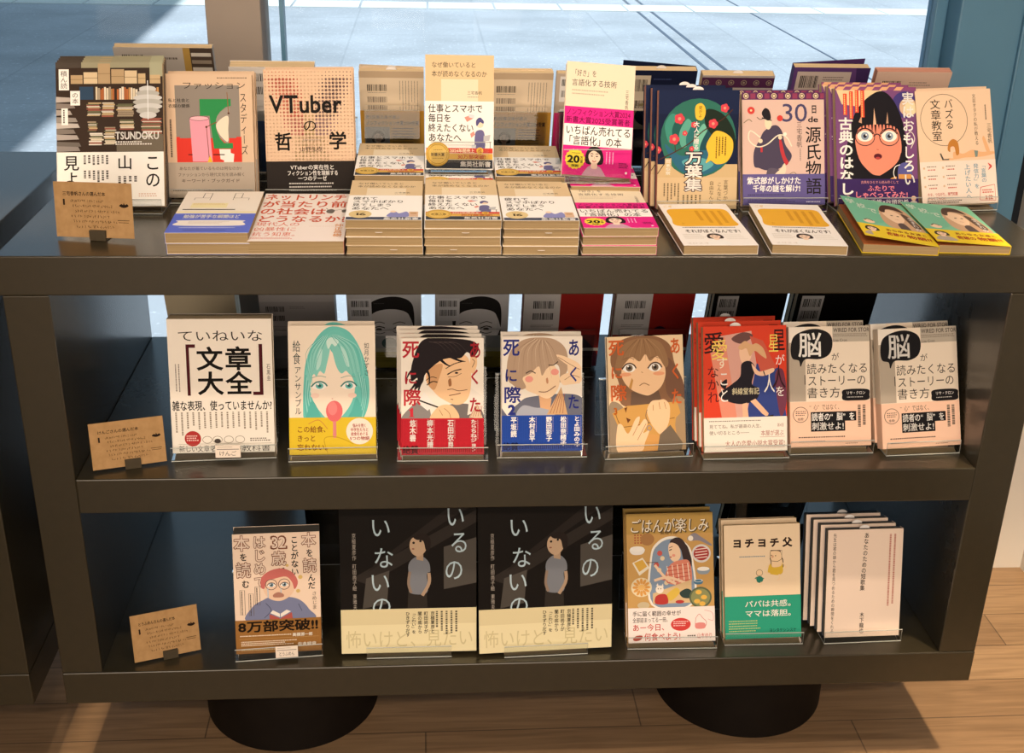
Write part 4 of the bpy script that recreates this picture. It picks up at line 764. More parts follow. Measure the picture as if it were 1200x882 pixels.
def a_gohan(a):
    a.R(0, 0, 100, 73, 'c79a58'); a.R(0, 0, 100, 16, 'b8924c')
    for i in range(5):
        for j in range(4): a.off -= a.D; a.R(9+i*3.4, 16+j*2, 10.8+i*3.4, 17.2+j*2, 'a85a3c')
    a.off += a.D; a.E(24, 20, 8, 'a87848', 7)
    a.B([(27, 71), (27, 34), (36, 22), (52, 18), (66, 22), (76, 34), (76, 71)], 'efe4d0'); a.B([(29, 70), (29, 35), (37, 24), (52, 20), (65, 24), (74, 35), (74, 70)], '8494a4')
    for x, y in ((38, 31), (34, 40), (42, 50), (36, 60), (66, 60)): a.E(x, y, 3, 'c4584c'); a.E(x+3, y+4, 2.6, 'e0c9a0')
    a.B([(50, 22), (58, 19), (66, 22), (74, 34), (74, 42), (66, 38), (62, 28), (54, 26)], '3c2e2c'); a.B([(48, 26), (52, 23), (60, 26), (62, 34), (56, 38), (50, 35)], 'eec9a2'); a.L([(49, 29), (52, 28.2)], 1, K); a.L([(49, 27), (53, 26)], .7, '3c2e2c'); a.E(50.5, 34.2, 1.3, 'b8503c', .8); a.E(54, 33, 2, 'e89a80', 1.6); a.B([(62, 22), (70, 26), (74, 36), (72, 40), (66, 36), (64, 28)], '3c2e2c')
    a.B([(44, 48), (50, 40), (60, 37), (72, 38), (74, 54), (60, 56), (46, 54)], 'd88468')
    for k in range(5): a.L([(46+k*6, 41+k*-.5), (48+k*6, 54)], 1, 'f0dcc0', False); a.L([(46, 42+k*3), (73, 40+k*3)], .8, 'b84a3c', False)
    a.L([(56, 55), (44, 50), (32, 40)], 3, 'eec9a2'); a.L([(31, 52), (48, 50), (72, 56)], 3, 'eec9a2'); a.L([(20, 38), (36, 38)], .7, '5a3c28', False)
    a.P([(29, 62), (74, 52), (74, 70), (29, 70)], 'd8b684'); a.B([(60, 62), (68, 59), (74, 61), (74, 66), (64, 66)], '33423c'); a.B([(44, 64), (56, 58), (60, 62), (50, 68)], 'd9b34a')
    a.B([(33, 64), (44, 63), (46, 70), (32, 70)], 'b83c34'); a.E(37, 59, 4.6, 'f0e2cc'); a.E(35.4, 58.5, .6, K); a.E(38.4, 58.5, .6, K); a.P([(33, 56), (35, 54), (36, 57)], 'f0e2cc'); a.P([(39, 56.5), (41, 54.4), (41.5, 57.5)], 'f0e2cc'); a.E(60, 69, 5, 'b83c34', 2)
    bowl(a, 12, 27, 8, top='efe6d6'); bowl(a, 88, 44, 7, '8f9aa0', 'f0e6d4'); bowl(a, 82, 53, 5, '4c7890', '4c7890'); a.P([(6, 38), (18, 34), (26, 42), (14, 48)], 'e9dcc0'); a.P([(8, 38), (18, 35.5), (23, 41), (14, 45)], 'd8a848')
    a.E(86, 32, 11, 'd8d0c4', 10.5); a.E(86, 32, 9, 'a83a34', 8); 
    for k in range(4): a.L([(79, 29+k*2.2), (93, 28+k*2.2)], 1, 'efd8c8', False)
    a.E(16, 57, 12, 'e6d2a8', 11); 
    for k in range(12): a.E(16+7*math.cos(k*.524), 57+7*.68*math.sin(k*.524), 3.4, 'd99a4c', 1.6, k*30, 10)
    a.E(16, 57, 4, 'e6b468', 3.4); a.E(84, 66, 13, '5c6448', 12); a.E(84, 66, 11, '8a8a58', 10)
    for x, y in ((82, 62), (88, 66), (80, 69), (86, 71)): a.E(x, y, 3.6, 'e2b04c', 2.6)
    a.E(18, 71, 7, 'c8b48c', 4); a.B([(70, 20), (78, 16), (86, 19), (98, 25), (96, 26), (84, 22), (74, 22)], '8c8488'); a.E(74, 20, 3, 'efe2cc')
    a.T(4, 4.5, 92, 11, 'ごはんが楽しみ', '6a5230', .03, .12); a.T(3, 4, 92, 11, 'ごはんが楽しみ', 'efe2c8', -.004, .12); a.T(39, 14, 20, 2.6, '高橋千絵', '4a3420')
    a.BAND(73, 'f4e2d2'); a.T(5, 75.5, 56, 4, '手に届く範囲の幸せが', '2c2420', .012); a.T(5, 80.4, 43, 4, '全部詰まってる一冊。', '2c2420', .006); a.T(4.5, 85.5, 42, 5.4, 'あー今日、', 'c83c34', .012); a.T(18, 92.5, 42, 6, '何食べよう!', 'c83c34', .012); a.B([(5, 97), (9, 94.5), (16, 94.5), (14, 97.5), (8, 98.5)], 'a8483a'); a.T(79, 93.5, 18, 4.4, '山本ゆり', 'c83c34'); a.G(68, 95, 8, 1.8, 1, '4a4038')
    a.E(60.5, 86.5, 11.5, 'd0403a', 7.4); a.G(52, 84, 17, 4.6, 3, 'f4d8cc', .45); a.L([(78, 82), (82, 79), (86, 82), (90, 85), (88, 89), (78, 89), (78, 82)], .6, 'd07a70'); a.B([(78, 86), (88, 86), (88, 90), (78, 90)], 'e08a80'); a.L([(88, 76), (97, 78), (98, 84), (92, 83)], .6, 'e0a8a0')
def a_yochi(a):
    for i, (x, ch) in enumerate(((11, 'ヨ'), (27, 'チ'), (43.5, 'ヨ'), (60, 'チ'), (77, '父'))): a.T(x, 12, 12.5, 8, ch, '33201a', .05)
    a.G(20, 27.5, 32, 1.6, 1, '6a8090')
    a.vo = 6; a.vs = .693
    a.B([(60, 34), (66, 32.5), (76, 34), (78, 42), (77, 47), (70, 48), (62, 46), (61, 39)], '3a2c24'); a.B([(60.8, 34.8), (66, 33.4), (75, 34.8), (77, 42), (76, 46.2), (70, 47), (62.8, 45.2), (62, 39)], 'eecb9c'); a.P([(61, 24.5), (74, 24.5), (76, 33), (76, 36), (72, 27), (61, 26)], '5c4030'); a.B([(60.5, 26), (72, 26), (75, 30), (75.5, 36), (70, 39), (62, 38), (60.5, 32)], 'eecb9c')
    a.L([(60.5, 26), (60.3, 33), (62, 38), (70, 39), (75.5, 36), (76, 25), (61, 24.5)], .6, '4a3828', False); a.E(63.5, 32.5, 1.7, 'd8a47c'); a.E(67.5, 31.5, .7, K); a.E(62, 30.8, .7, K)
    a.B([(60, 41), (64, 46), (74, 45), (76, 41), (77, 52), (72, 56), (62, 55), (57, 52)], 'd9b03c'); a.L([(60, 41), (56, 46)], 1.4, 'eecb9c'); a.L([(77, 41), (81, 46), (80, 48)], 1.4, 'eecb9c'); a.L([(60, 54), (54, 52), (54, 50)], 1.8, 'eecb9c'); a.L([(72, 55), (72, 61), (69, 62)], 1.8, 'eecb9c')
    a.E(46, 52.5, 4.4, '4a3828'); a.E(46, 52.5, 3.9, 'eecb9c'); a.B([(42, 58), (48, 57), (51, 61), (48, 65), (43, 64)], '2f7a64'); a.L([(42, 58), (40, 60)], 1.2, '2f7a64'); a.L([(43, 64), (41, 66)], 1.4, 'eecb9c'); a.L([(48, 64), (48, 68)], 1.4, 'eecb9c'); a.L([(49, 59), (52, 60)], 1.2, '2f7a64')
    a.vo = 0; a.vs = 1; a.BAND(62.5, '2f9b78'); a.T(26, 66.5, 68, 6, 'パパは共感。', 'f2e8d6', .01); a.T(26, 75, 68, 6, 'ママは落胆。', 'f2e8d6', .01); a.G(5, 84, 42, 11, 5, 'c9c878', .35); a.T(58, 91.5, 36, 3.6, 'ヨシタケシンスケ', '163c34', .01)
def a_tanka(a):
    a.V(48, 3, 6.5, 54, 'あなたのための短歌集', '241c18', .015, -.35); a.V(50-4, 77, 6, 20, '木下龍也', '241c18', .015); a.V(7, 3, 4.5, 93, '先生は君の頭から君を見つめるための瞬間をくれる', '2f2620', .006, .02); a.GV(82, 5, 12, 76, 2, 'b46a58', .4)
def a_blue(a):
    a.R(14, 30, 60, 42, 'efe0a8'); a.G(16, 31, 42, 5, 2, 'd8b878', .4); a.R(6, 45, 72, 47, '3a342e'); a.R(0, 50.5, 100, 54, 'f0e0a8')
    for x0, s in ((14, 1), (64, 1)): a.L([(x0, 22), (x0, 17), (x0+20, 17), (x0+20, 22)], .9, '4a443c', False); a.L([(x0+(10 if x0 < 50 else 0), 17), (x0+(10 if x0 < 50 else 0), 5), (x0+(20 if x0 < 50 else 10), 5), (x0+(20 if x0 < 50 else 10), 17)], .9, '4a443c', False)
    a.BAND(56, '6070c8'); a.T(12, 59, 70, 8, '勉強が苦手な瞬間ほど', 'f2ecdf', .03); a.B([(9, 76), (12, 72), (84, 72), (88, 76), (86, 84), (10, 84)], 'f2e6d4'); a.G(22, 75, 48, 6, 3, 'a89a86', .3); a.G(14, 88, 66, 2, 1, 'dcdcf0'); a.G(20, 94, 50, 2, 1, '3a3c60')
def a_net(a):
    c = 'd2512e'
    for y, s, w in ((1, 'ネットリンチ', 94), (17, 'が当たり前', 96), (33, 'の社会は', 74), (49, 'どうなるか?', 98)): a.T(1, y, w, 14, s, c, .02)
    for y, s, w in ((63, '現代人の', 48), (73, '凶暴性に', 46), (83, '抗う知恵。', 52)): a.T(2, y, w, 8, s, c, .0)
    a.G(2, 93.5, 46, 3.6, 2, c, .4); a.V(87, 66, 10, 26, '仲正昌樹', 'd98a3c', .01); a.B([(75, 38), (80, 35), (84, 38), (82, 44), (76, 43)], '6a635a'); a.L([(84, 38), (90, 36), (94, 38)], .8, '4a443c'); a.B([(92, 37), (97, 36), (98, 41), (93, 42)], '6a635a'); a.L([(76, 36), (74, 33)], .8, '4a443c'); a.G(60, 71, 26, 1, 1, 'd8b8a0')
def a_gold(a):
    a.T(5, 4, 14, 6, 'ごぎ', 'e6b84c', .01); a.B([(8, 16), (30, 13), (50, 12.6), (70, 13), (92, 16), (93, 40), (92, 55), (50, 56), (8, 55), (7, 36)], 'e9ad30'); a.GV(46, 18, 44, 36, 4, 'c98a1c', .45); a.T(16, 47, 5, 6, 'か', 'c98a1c')
    a.G(14, 58.5, 72, 3, 1, '3a342e'); a.T(14, 64, 76, 8, 'それがぼくなんです!', '2a2520', .02); a.G(8, 75, 28, 12, 4, 'c8bca8', .35); a.G(64, 76, 28, 12, 4, 'd8cebc', .35); face_small(a, 50, 80, 9.5, '2f2420', 'f0cfae', 'efe9df'); a.T(6, 94, 30, 3, '2024', 'd8cebc')
def a_manga(a):
    a.R(0, 0, 100, 100, '7cbf98'); a.B([(0, 0), (40, 0), (60, 30), (40, 60), (0, 66)], '74b894')
    for i, s in enumerate(('学', '校', 'で', '君')): a.T(4+i*13, 6+i*9, 13, 13, s, 'd9e8cf', .03)
    a.B([(44, 60), (46, 30), (56, 12), (72, 8), (88, 20), (94, 44), (96, 70), (80, 76), (60, 74)], 'caa27c'); a.B([(50, 34), (58, 22), (72, 24), (78, 40), (70, 54), (58, 52)], 'efcba4'); a.B([(48, 26), (58, 10), (76, 10), (84, 24), (72, 20), (60, 20), (54, 30)], '4a3428'); a.B([(62, 58), (72, 54), (76, 72), (64, 74)], '5a4a44')
    a.E(62, 36, 2, K); a.E(71, 36, 2, K); a.L([(63, 45), (68, 46)], 1, 'a85c4c'); a.B([(78, 28), (88, 34), (94, 60), (84, 60)], '5c4636'); a.V(84, 34, 8, 34, '生まれの', 'efe6d8', .01); a.E(20, 62, 8, 'efcba4'); a.L([(14, 60), (20, 56), (26, 60)], 2, '4a3428')
    a.BAND(70, 'e8c62c'); face_small(a, 17, 80, 8.5, '33261f', 'f0cba8', 'b0a08c'); a.T(36, 75, 58, 6, 'あらゆる友達と', '8c3a20', .02); a.T(34, 83.5, 26, 8, '奇跡の', 'b03a24', .03); a.T(62, 83.5, 34, 8, '物語!!', 'b03a24', .03)
def back_plain(a, tx='6a5e52', bar=1):
    if bar: a.R(6, 3, 44, 30, 'efe6d6'); a.BAR(9, 6, 30, 7); a.BAR(9, 18, 30, 7); a.G(52, 8, 40, 5, 2, tx, .4); a.G(52, 20, 20, 2, 1, tx)
def a_tsun_back(a):
    a.R(0, 0, 100, 100, 'a09484'); a.R(0, 0, 70, 40, 'b8ac9c'); a.BAR(8, 6, 20, 9); a.G(36, 8, 28, 3, 1, '6a5e52'); a.R(70, 0, 77, 60, 'b08a44'); a.R(77, 0, 100, 60, '4a3c30')
    for i in range(8): a.R(78, 4+i*6, 98, 7+i*6, ('c8bca8', '8c7c68')[i % 2])
def a_shin_back(a):
    a.R(0, 0, 100, 7, 'c4a884'); a.BAR(12, 14, 30, 7, '3a322a'); a.BAR(12, 27, 30, 6, '6a5e52'); a.G(13, 22.5, 28, 1, 1, '8a7a68'); a.GV(62, 10, 32, 34, 7, '8a7a68', .25); a.G(14, 38, 40, 1.2, 1, '9a8a76')
    a.BAND(42, 'dca03a'); a.T(8, 47, 54, 4, '第2回書店員が選ぶ', '3a2a14', .01); a.T(8, 53, 84, 5, 'ノンフィクション大賞2024受賞', '3a2a14', .02); a.R(6, 60, 45, 84, '9a968e'); face_small(a, 27, 71, 9, '2a2422', 'c8a488', '8a8880'); a.G(50, 61, 36, 24, 8, '4a3a1c', .35); a.T(8, 88, 80, 4, '働きながら本を読む', '3a2a14')
def a_navy_back(a): a.R(0, 0, 100, 100, '171d33'); a.R(2, 5, 36, 60, 'c8b89c'); a.BAR(6, 9, 26, 12); a.BAR(6, 30, 26, 12); a.E(52, 42, 34, '8a7c54', 20); a.E(52, 46, 33, '171d33', 19); a.G(40, 8, 24, 2, 1, '3a4468')
def a_genji_back(a):
    a.R(0, 0, 100, 100, 'a89c92'); a.R(0, 2, 100, 12, '4a2440')
    for i in range(6): a.E(6+i*17.4, 7, 4, '8a7a60'); a.E(6+i*17.4, 7, 3, '4a2440'); a.E(6+i*17.4, 7, 1.6, '8a7a60')
    a.G(42, 26, 26, 4, 2, '7a6e64')
def a_koten_back(a): a.R(0, 0, 100, 100, '5a3a68'); a.R(5, 4, 76, 60, 'c2ae9c'); a.BAR(10, 8, 24, 12); a.BAR(10, 28, 24, 12); a.G(40, 9, 30, 5, 2, '6a5a54', .4); a.G(40, 24, 10, 2, 1, '3a302c'); a.P([(81, 0), (100, 0), (100, 40), (88, 30)], '3c2850')
def a_pink_back(a): a.BAR(10, 9, 25, 11, '3a302a'); a.G(46, 10, 30, 5, 2, '8a786a', .4); a.G(46, 24, 28, 2, 1, '6a5a4e'); a.BAR(10, 27, 25, 9, '3a302a')
def a_grey_back(a): a.R(0, 0, 100, 10, 'c8beb2'); a.G(40, 16, 20, 4, 2, '7a7068', .35); a.BAR(8, 16, 24, 7); a.BAR(8, 28, 24, 7); a.G(10, 42, 60, 1.2, 1, '7a7068')
def a_face_back(a):
    a.R(0, 0, 100, 100, 'd6d0c8'); a.B([(24, 46), (26, 18), (44, 6), (70, 4), (88, 14), (90, 44), (84, 30), (70, 22), (50, 24), (34, 30), (30, 46)], '2a2724'); a.B([(28, 44), (34, 26), (58, 20), (82, 26), (84, 48), (78, 66), (58, 76), (38, 66)], 'e0d8ce')
    for x in (42, 70): a.L([(x-8, 46), (x, 43), (x+8, 45)], 1.6, '2a2724'); a.E(x, 47, 4, '4a4642', 2.4); a.L([(x-9, 40), (x, 37), (x+8, 39)], 1.2, '4a4642')
    a.E(56, 66, 11, '2f6c62', 10); a.R(3, 6, 33, 36, 'e6e0d8'); a.BAR(6, 9, 23, 8); a.BAR(6, 21, 23, 8); a.G(36, 12, 14, 1.4, 1, '5a544e')
    a.BAND(73, 'c8b03c'); a.R(0, 73, 100, 78, 'efe6c8'); a.G(10, 83, 70, 10, 4, '6a5c1c', .35)
def a_red_back(a):
    a.R(0, 0, 100, 100, 'a82a22'); a.B([(30, 100), (40, 60), (60, 50), (90, 70), (100, 100)], '3a1424'); a.B([(44, 60), (60, 44), (76, 58), (60, 74)], '34182c'); a.R(0, 0, 46, 56, 'dcd2c6'); a.BAR(12, 10, 26, 10); a.BAR(12, 26, 26, 9); a.G(10, 42, 30, 4, 2, '6a6058', .4)
    a.BAND(74, 'efe4d0', 78)
def a_black_back(a): a.R(0, 0, 100, 100, '14110f'); a.R(6, 4, 34, 42, 'dcd4c8'); a.BAR(9, 8, 22, 11); a.BAR(9, 24, 22, 11)
def a_dark_back(a): a.R(0, 0, 100, 100, '131010'); a.R(60, 80, 92, 92, '3a352f')
def a_green_back(a): a.R(0, 0, 100, 100, '173a2c'); a.R(8, 60, 40, 84, '5a6a5c')
def a_card(name):
    def f(a):
        a.T(11, 17, 55, 7.5, name, '2f1f14', .02); a.R(11, 31, 13.4, 42, '241810')
        for i in range(6):
            a.S(20+(i % 3)*3, 31+i*9.4, 42+(i*7 % 15), 5.4, '5e4428')
        a.off += a.D; a.B([(83, 41), (86, 37.5), (88, 39), (89, 35.5), (90.5, 39), (93, 37.5), (95, 41), (91, 44), (87, 44)], '241810'); a.R(80, 67, 95, 68.2, '4a3420'); a.R(81, 71, 94, 72, '4a3420')
    return f

# ------------------------------------------------------------------ books standing face-out on acrylic stands
# x, y, z of the lower edge of the front cover, width, height, lean, yaw, roll, copies, thickness
PL = {
 'tsundoku': (0.103, 0.1966, 0.8917, 0.152, 0.2096, 24.6, -1.0, -1.1, 4, 0.014), 'fashion': (0.2384, 0.2508, 0.891, 0.1271, 0.1811, 17.9, 0.2, -0.5, 2, 0.016),
 'vtuber': (0.3856, 0.2522, 0.891, 0.1313, 0.1879, 16.8, 0.4, -0.7, 2, 0.017), 'manyo': (0.961, 0.1975, 0.8899, 0.122, 0.174, 13.6, 3.2, 0.4, 3, 0.016),
 'genji': (1.0993, 0.2149, 0.8916, 0.127, 0.1698, 22.2, 0.7, -0.5, 2, 0.015), 'koten': (1.2462, 0.2163, 0.8917, 0.1286, 0.1809, 24.9, 2.4, 0.4, 3, 0.014),
 'buzz': (1.378, 0.221, 0.8917, 0.1242, 0.1769, 25.0, 4.8, -1.5, 2, 0.014), 'teinei': (0.2595, 0.0600, 0.5606, 0.1460, 0.2000, 9.1, 3.2, 1.2, 1, 0.036),
 'kyushoku': (0.4182, 0.0519, 0.5595, 0.1256, 0.1892, 19.2, 1.3, 0.5, 2, 0.014), 'c1': (0.5788, 0.0479, 0.559, 0.121, 0.1723, 18.1, -0.7, -0.1, 4, 0.013),
 'c2': (0.7263, 0.055, 0.5593, 0.1194, 0.1714, 18.1, -0.1, -0.1, 2, 0.014), 'c3': (0.8856, 0.0494, 0.5602, 0.1155, 0.1722, 22.6, 3.3, -0.5, 1, 0.014),
 'hoshi': (1.0321, 0.0434, 0.5607, 0.1267, 0.1879, 21.5, 0.9, -0.6, 3, 0.016), 'nou': (1.1657, 0.0551, 0.5617, 0.1253, 0.1814, 22.8, 1.3, -0.5, 2, 0.018),
 'noub': (1.3052, 0.0498, 0.5617, 0.1247, 0.1811, 23.2, 3.4, -1.2, 2, 0.018), 'hon': (0.3239, 0.0285, 0.2259, 0.1300, 0.1990, 9.0, 4.8, 1.4, 1, 0.030),
 'iru': (0.5258, 0.0236, 0.2237, 0.2096, 0.276, 12.0, 0.1, -0.0, 1, 0.012), 'irub': (0.7401, 0.0203, 0.2237, 0.2096, 0.276, 12.0, 2.3, -0.3, 1, 0.012),
 'gohan': (0.9433, 0.0305, 0.2265, 0.1393, 0.2054, 24.6, -0.9, -1.1, 2, 0.013), 'yochi': (1.0927, 0.0355, 0.2262, 0.1237, 0.1839, 21.6, -0.3, -1.1, 2, 0.014),
 'tanka': (1.2547, 0.0354, 0.225, 0.1242, 0.1785, 15.8, 1.6, 0.2, 4, 0.014)}
WORDS = ('front', 'second', 'third', 'rearmost')
def shown(key, zs, art, col, front, short, group=None, dx=0.0, stand=True, sw=None, lip=.022, sback=.62, cat='book', **kw):
    x, y, z, w, h, lean, yaw, roll, n, t = PL[key]
    pitch = (t+.0018)/math.cos(R(lean)); cy, sy = math.cos(R(yaw)), math.sin(R(yaw))
    b = make_book('book', front, cat, group, w, h, t, art, col, at=(x, y, z), lean=lean, yaw=yaw, roll=roll, **kw)
    for k in range(1, n):
        nm = 'copy of the %s' % short
        pos = ('rearmost ' if k == n-1 and n > 2 else ('second ' if k == 1 and n > 2 else ('third ' if n > 2 else 'hidden rear ')))+nm+', behind the front copy'
        d = pitch*k; copy_book(b, pos, (x+dx*k-sy*d, y+cy*d, z), group)
    if stand:
        make_stand('clear acrylic stand holding the %s' % short, (x, y, zs), yaw, pitch*n, lean, h, sw or w*1.03, lip, sback)
    return b
KR = 'f0e4d2'
shown('tsundoku', ZT1, a_tsundoku, '6a5a4a', 'large paperback with a photo of crammed bookshelves over a white band', 'crammed-bookshelf photo book', 'bookshelf-photo paperbacks', -.0028, sw=.146, spine='L', scol='e9e0d2')
shown('fashion', ZT1, a_fashion, 'd9b894', 'beige paperback with a pink cylinder and green shapes on a grey panel', 'book with pink cylinder and green shapes', 'pink cylinder paperbacks', .002, sw=.124, spine='L')
shown('vtuber', ZT1, a_vtuber, 'dcb893', 'tan paperback with red and purple dot pattern over a black band', 'dotted tan book with black band', 'dot-pattern paperbacks', .001, spine='L')
shown('manyo', ZT1, a_manyo, '161f38', 'navy paperback with red blossoms on a teal circle', 'navy blossom book', 'navy blossom paperbacks', -.0055, spine='R', back='161f38', pages=PAGES_PINK, slip=(.0, .174, 1))
shown('genji', ZT1, a_genji, 'd6b4a0', 'mauve-pink paperback with a robed courtier and a purple band', 'courtier book with purple band', 'courtier paperbacks', -.002, spine='R')
shown('koten', ZT1, a_koten, '7a4a74', 'purple paperback with an astonished black-haired girl in round glasses', 'purple book with girl in glasses', 'purple girl-in-glasses paperbacks', -.0045, spine='R')
shown('buzz', ZT1, a_buzz, 'ecc8a2', 'peach paperback with a person lying at a laptop under a speech balloon', 'peach book with reclining figure', 'peach speech-balloon paperbacks', .003, sw=.116, spine='R')
shown('teinei', ZM1, a_teinei, 'f0e2cc', 'thick cream book with bold black title inside dark red brackets', 'thick cream bracket-title book', None, spine='L')
shown('kyushoku', ZM1, a_kyushoku, 'f0dcc0', 'book with a mint-haired girl holding a red spoon over a yellow band', 'mint-haired girl book', 'mint-haired girl books', -.001, spine='R')
shown('c1', ZM1, a_comic1, 'f0e2cc', 'comic with a black-haired man holding a pen above a red band', 'red-banded comic', 'red-banded comics', -.0025, spine='R', sw=.134)
shown('c2', ZM1, a_comic2, 'f0e2cc', 'comic with a smiling fair-haired youth above a blue band', 'blue-banded comic', 'blue-banded comics', 0, spine='R', sw=.134)
shown('c3', ZM1, a_comic3, 'f0dcc0', 'comic with a tearful brown-haired girl clutching a bag, orange lettering', 'comic with the tearful girl', None, spine='R', sw=.134)
shown('hoshi', ZM1, a_hoshi, 'd84228', 'orange-red novel with a ponytailed figure in a black dress', 'orange-red novel', 'orange-red novels', -.003, spine='R', slip=(-.012, .1879, 1))
shown('nou', ZM1, a_nou, 'f0dcc0', 'cream book with white character in a black balloon, beside the orange-red novel', 'black-balloon book next to the orange-red novel', 'black-balloon books beside the novel', -.002, spine='L')
shown('noub', ZM1, a_nou, 'f0dcc0', 'cream book with black balloon, the one nearest the right side panel', 'black-balloon book nearest the right side panel', 'black-balloon books by the side panel', -.003, sw=.117, spine='L')
shown('hon', ZB1, a_hon, 'efd3b6', 'pinkish comic essay with a weeping red-haired reader above a brown band', 'weeping reader book', None, spine='R', scol='8a7a6a', pages=PAGES_SHADED)
shown('iru', ZB1, a_iru, '15110e', 'large black picture book with a boy looking up, next to the weeping reader book', 'black book next to the weeping reader', None, spine='R', sw=.132, lip=.02)
shown('irub', ZB1, a_iru, '15110e', 'large black picture book with a boy looking up, next to the food-collage book', 'black book next to the food-collage book', None, spine='R', sw=.132, lip=.02)
shown('gohan', ZB1, a_gohan, 'c79a58', 'ochre book crowded with drawn dishes around a person in red check', 'food-collage book', 'food-collage books', -.001, spine='R')
shown('yochi', ZB1, a_yochi, 'ecd0a8', 'cream book with a toddling man in yellow above a green band', 'green-banded book', 'green-banded books', -.001, spine='R', scol='c9a83c')
shown('tanka', ZB1, a_tanka, 'ecd2b8', 'plain pale book with thin vertical lettering, at the right end of the bottom shelf', 'plain pale poetry book', 'plain pale books', -.0065, spine='R', back='2a3444', pages=PAGES_SHADED, slip=(0, .1785, 1))

# two slim paperbacks raised on stands on top of the rear piles
def raised(key, at, art, col, front, short, lean, yaw, roll, w, h, t, zs):
    make_book('book', front, 'book', None, w, h, t, art, col, at=at, lean=lean, yaw=yaw, roll=roll, spine='R')
    make_stand('clear acrylic stand on a pile, holding the %s' % short, (at[0], at[1], zs), yaw, t/math.cos(R(lean)), lean, h, .085 if key == 'naze' else .1, .05, .6)
# ------------------------------------------------------------------ piles of books lying flat
def pile(x, y, z0, n, t, w, h, art, col, top_label, where, group, yaw=0, tilt=0.0, band=None, jit=.0012, **kw):
    rg = random.Random(int(x*1000)); z = z0
    for k in range(n):
        last = k == n-1
        names = {1: ('top',), 2: ('bottom', 'top'), 3: ('bottom', 'middle', 'top'), 4: ('bottom', 'second from bottom', 'third from bottom', 'top')}.get(n, ('bottom', 'second', 'third', 'fourth', 'top'))
        lab = top_label if last else 'slim book lying %s in %s' % (names[k], where)
        ln = 90-tilt*k/max(1, n-1) if n > 1 else 90-tilt
        sl = kw.get('slip'); s2 = (rg.uniform(-.02, .02), 0, -1) if (sl and not last and k % 2 == 0) else None
        kk = dict(kw); kk['slip'] = s2
        if not last: kk.pop('open_', None)
        make_book('book', lab, 'book', group, w, h, t, art if last else band, col, at=(x+(0 if last else rg.uniform(-jit, jit)), y+(0 if last else rg.uniform(0, .002)), z+t+.0003), lean=ln, yaw=yaw+(0 if last else rg.uniform(-.5, .5)), **kk)
        z += t+.0005
    return z
def plainband(colour, y0=40):
    return lambda a: a.BAND(y0, colour)
TAN = 'd9bb8c'; zt = ZT1+.0004
pile(.2705, .006, zt, 2, .0145, .108, .188, a_blue, 'efe2cc', 'white book with drawn chairs and a blue band, top of its two-book pile', 'the pile topped by the blue-banded book', 'blue-banded pile', .5, 1.0, plainband('6070c8', 56), spine='L')
pile(.385, .006, zt, 1, .0185, .126, .215, a_net, 'f2e2d2', 'white book with large red-orange lettering lying flat', '', None, 0, 1.0, spine='R', scol='c98a78')
SH = dict(w=.101, h=.168, t=.0112)
pile(.5005, .006, zt, 4, .0114, .101, .170, a_naze_b, TAN, 'tan slim paperback on top of the front pile beside the red-lettered book', 'the front pile beside the red-lettered book', 'tan slim paperbacks in front piles', -.6, 2.6, plainband('f0e8da'), spine='R', slip=1)
pile(.6058, .006, zt, 4, .0114, .101, .170, a_naze, TAN, 'tan slim paperback with gold seal topping the central front pile', 'the central front pile below the raised tan paperback', 'tan slim paperbacks in front piles', -.3, 3.2, plainband('f0e8da'), spine='R', slip=1)
pile(.7095, .004, zt, 4, .0114, .101, .170, a_naze_b, TAN, 'tan slim paperback on top of the front pile beside the pink pile', 'the front tan pile beside the pink pile', 'tan slim paperbacks in front piles', 0, 2.6, plainband('f0e8da'), spine='R', slip=1)
pile(.8165, .004, zt, 3, .0122, .101, .170, a_suki, 'efe0c4', 'pink-banded slim paperback on top of the front pink pile', 'the front pink pile', 'pink-banded slim paperbacks', .2, 2.8, plainband('e0247c'), spine='R')
zA = pile(.504, .184, zt, 5, .0116, .101, .168, a_naze, TAN, 'tan slim paperback topping the rear pile behind the red-lettered side', 'the rear tan pile next to the dotted book', 'tan slim paperbacks in rear piles', -.4, 2.4, plainband('f0e8da'), spine='R')
zB = pile(.6065, .186, zt, 4, .0114, .101, .168, a_naze, TAN, 'tan slim paperback lying under the raised tan paperback', 'the rear pile under the raised tan paperback', 'tan slim paperbacks in rear piles', 0, .6, plainband('f0e8da'), spine='R')
pile(.709, .184, zt, 5, .0114, .101, .168, a_naze, TAN, 'tan slim paperback topping the rear pile between the two raised books', 'the rear pile between the two raised books', 'tan slim paperbacks in rear piles', -1, 2.0, plainband('f0e8da'), spine='R')
zD = pile(.816, .160, zt, 4, .0125, .101, .168, a_suki, 'efe0c4', 'pink-banded slim paperback lying under the raised pink paperback', 'the rear pile under the raised pink paperback', 'pink-banded slim paperbacks', -3, .6, plainband('e0247c'), spine='R')
raised('naze', (.607, .236, zB+.0085), a_naze, TAN, 'tan slim paperback with gold seal, raised upright on a central stand', 'raised tan paperback', 15.5, -.8, .1, .101, .166, .0115, zB+.001)
raised('suki', (.804, .176, zD+.0105), a_suki, 'efe0c4', 'pink-banded slim paperback raised upright on a tall stand', 'raised pink paperback', 26, 1.2, 4.0, .101, .166, .0122, zD+.001)
pile(.954, .004, zt, 1, .0135, .103, .190, a_gold, 'f2e8d8', 'white book with an orange-yellow panel lying flat next to the pink pile', '', 'white and yellow books lying flat', .5, .8, spine='R')
pile(1.0765, .004, zt, 1, .0135, .103, .190, a_gold, 'f2e8d8', 'white book with orange-yellow panel lying flat next to the green comics', '', 'white and yellow books lying flat', -4.5, .8, spine='R')
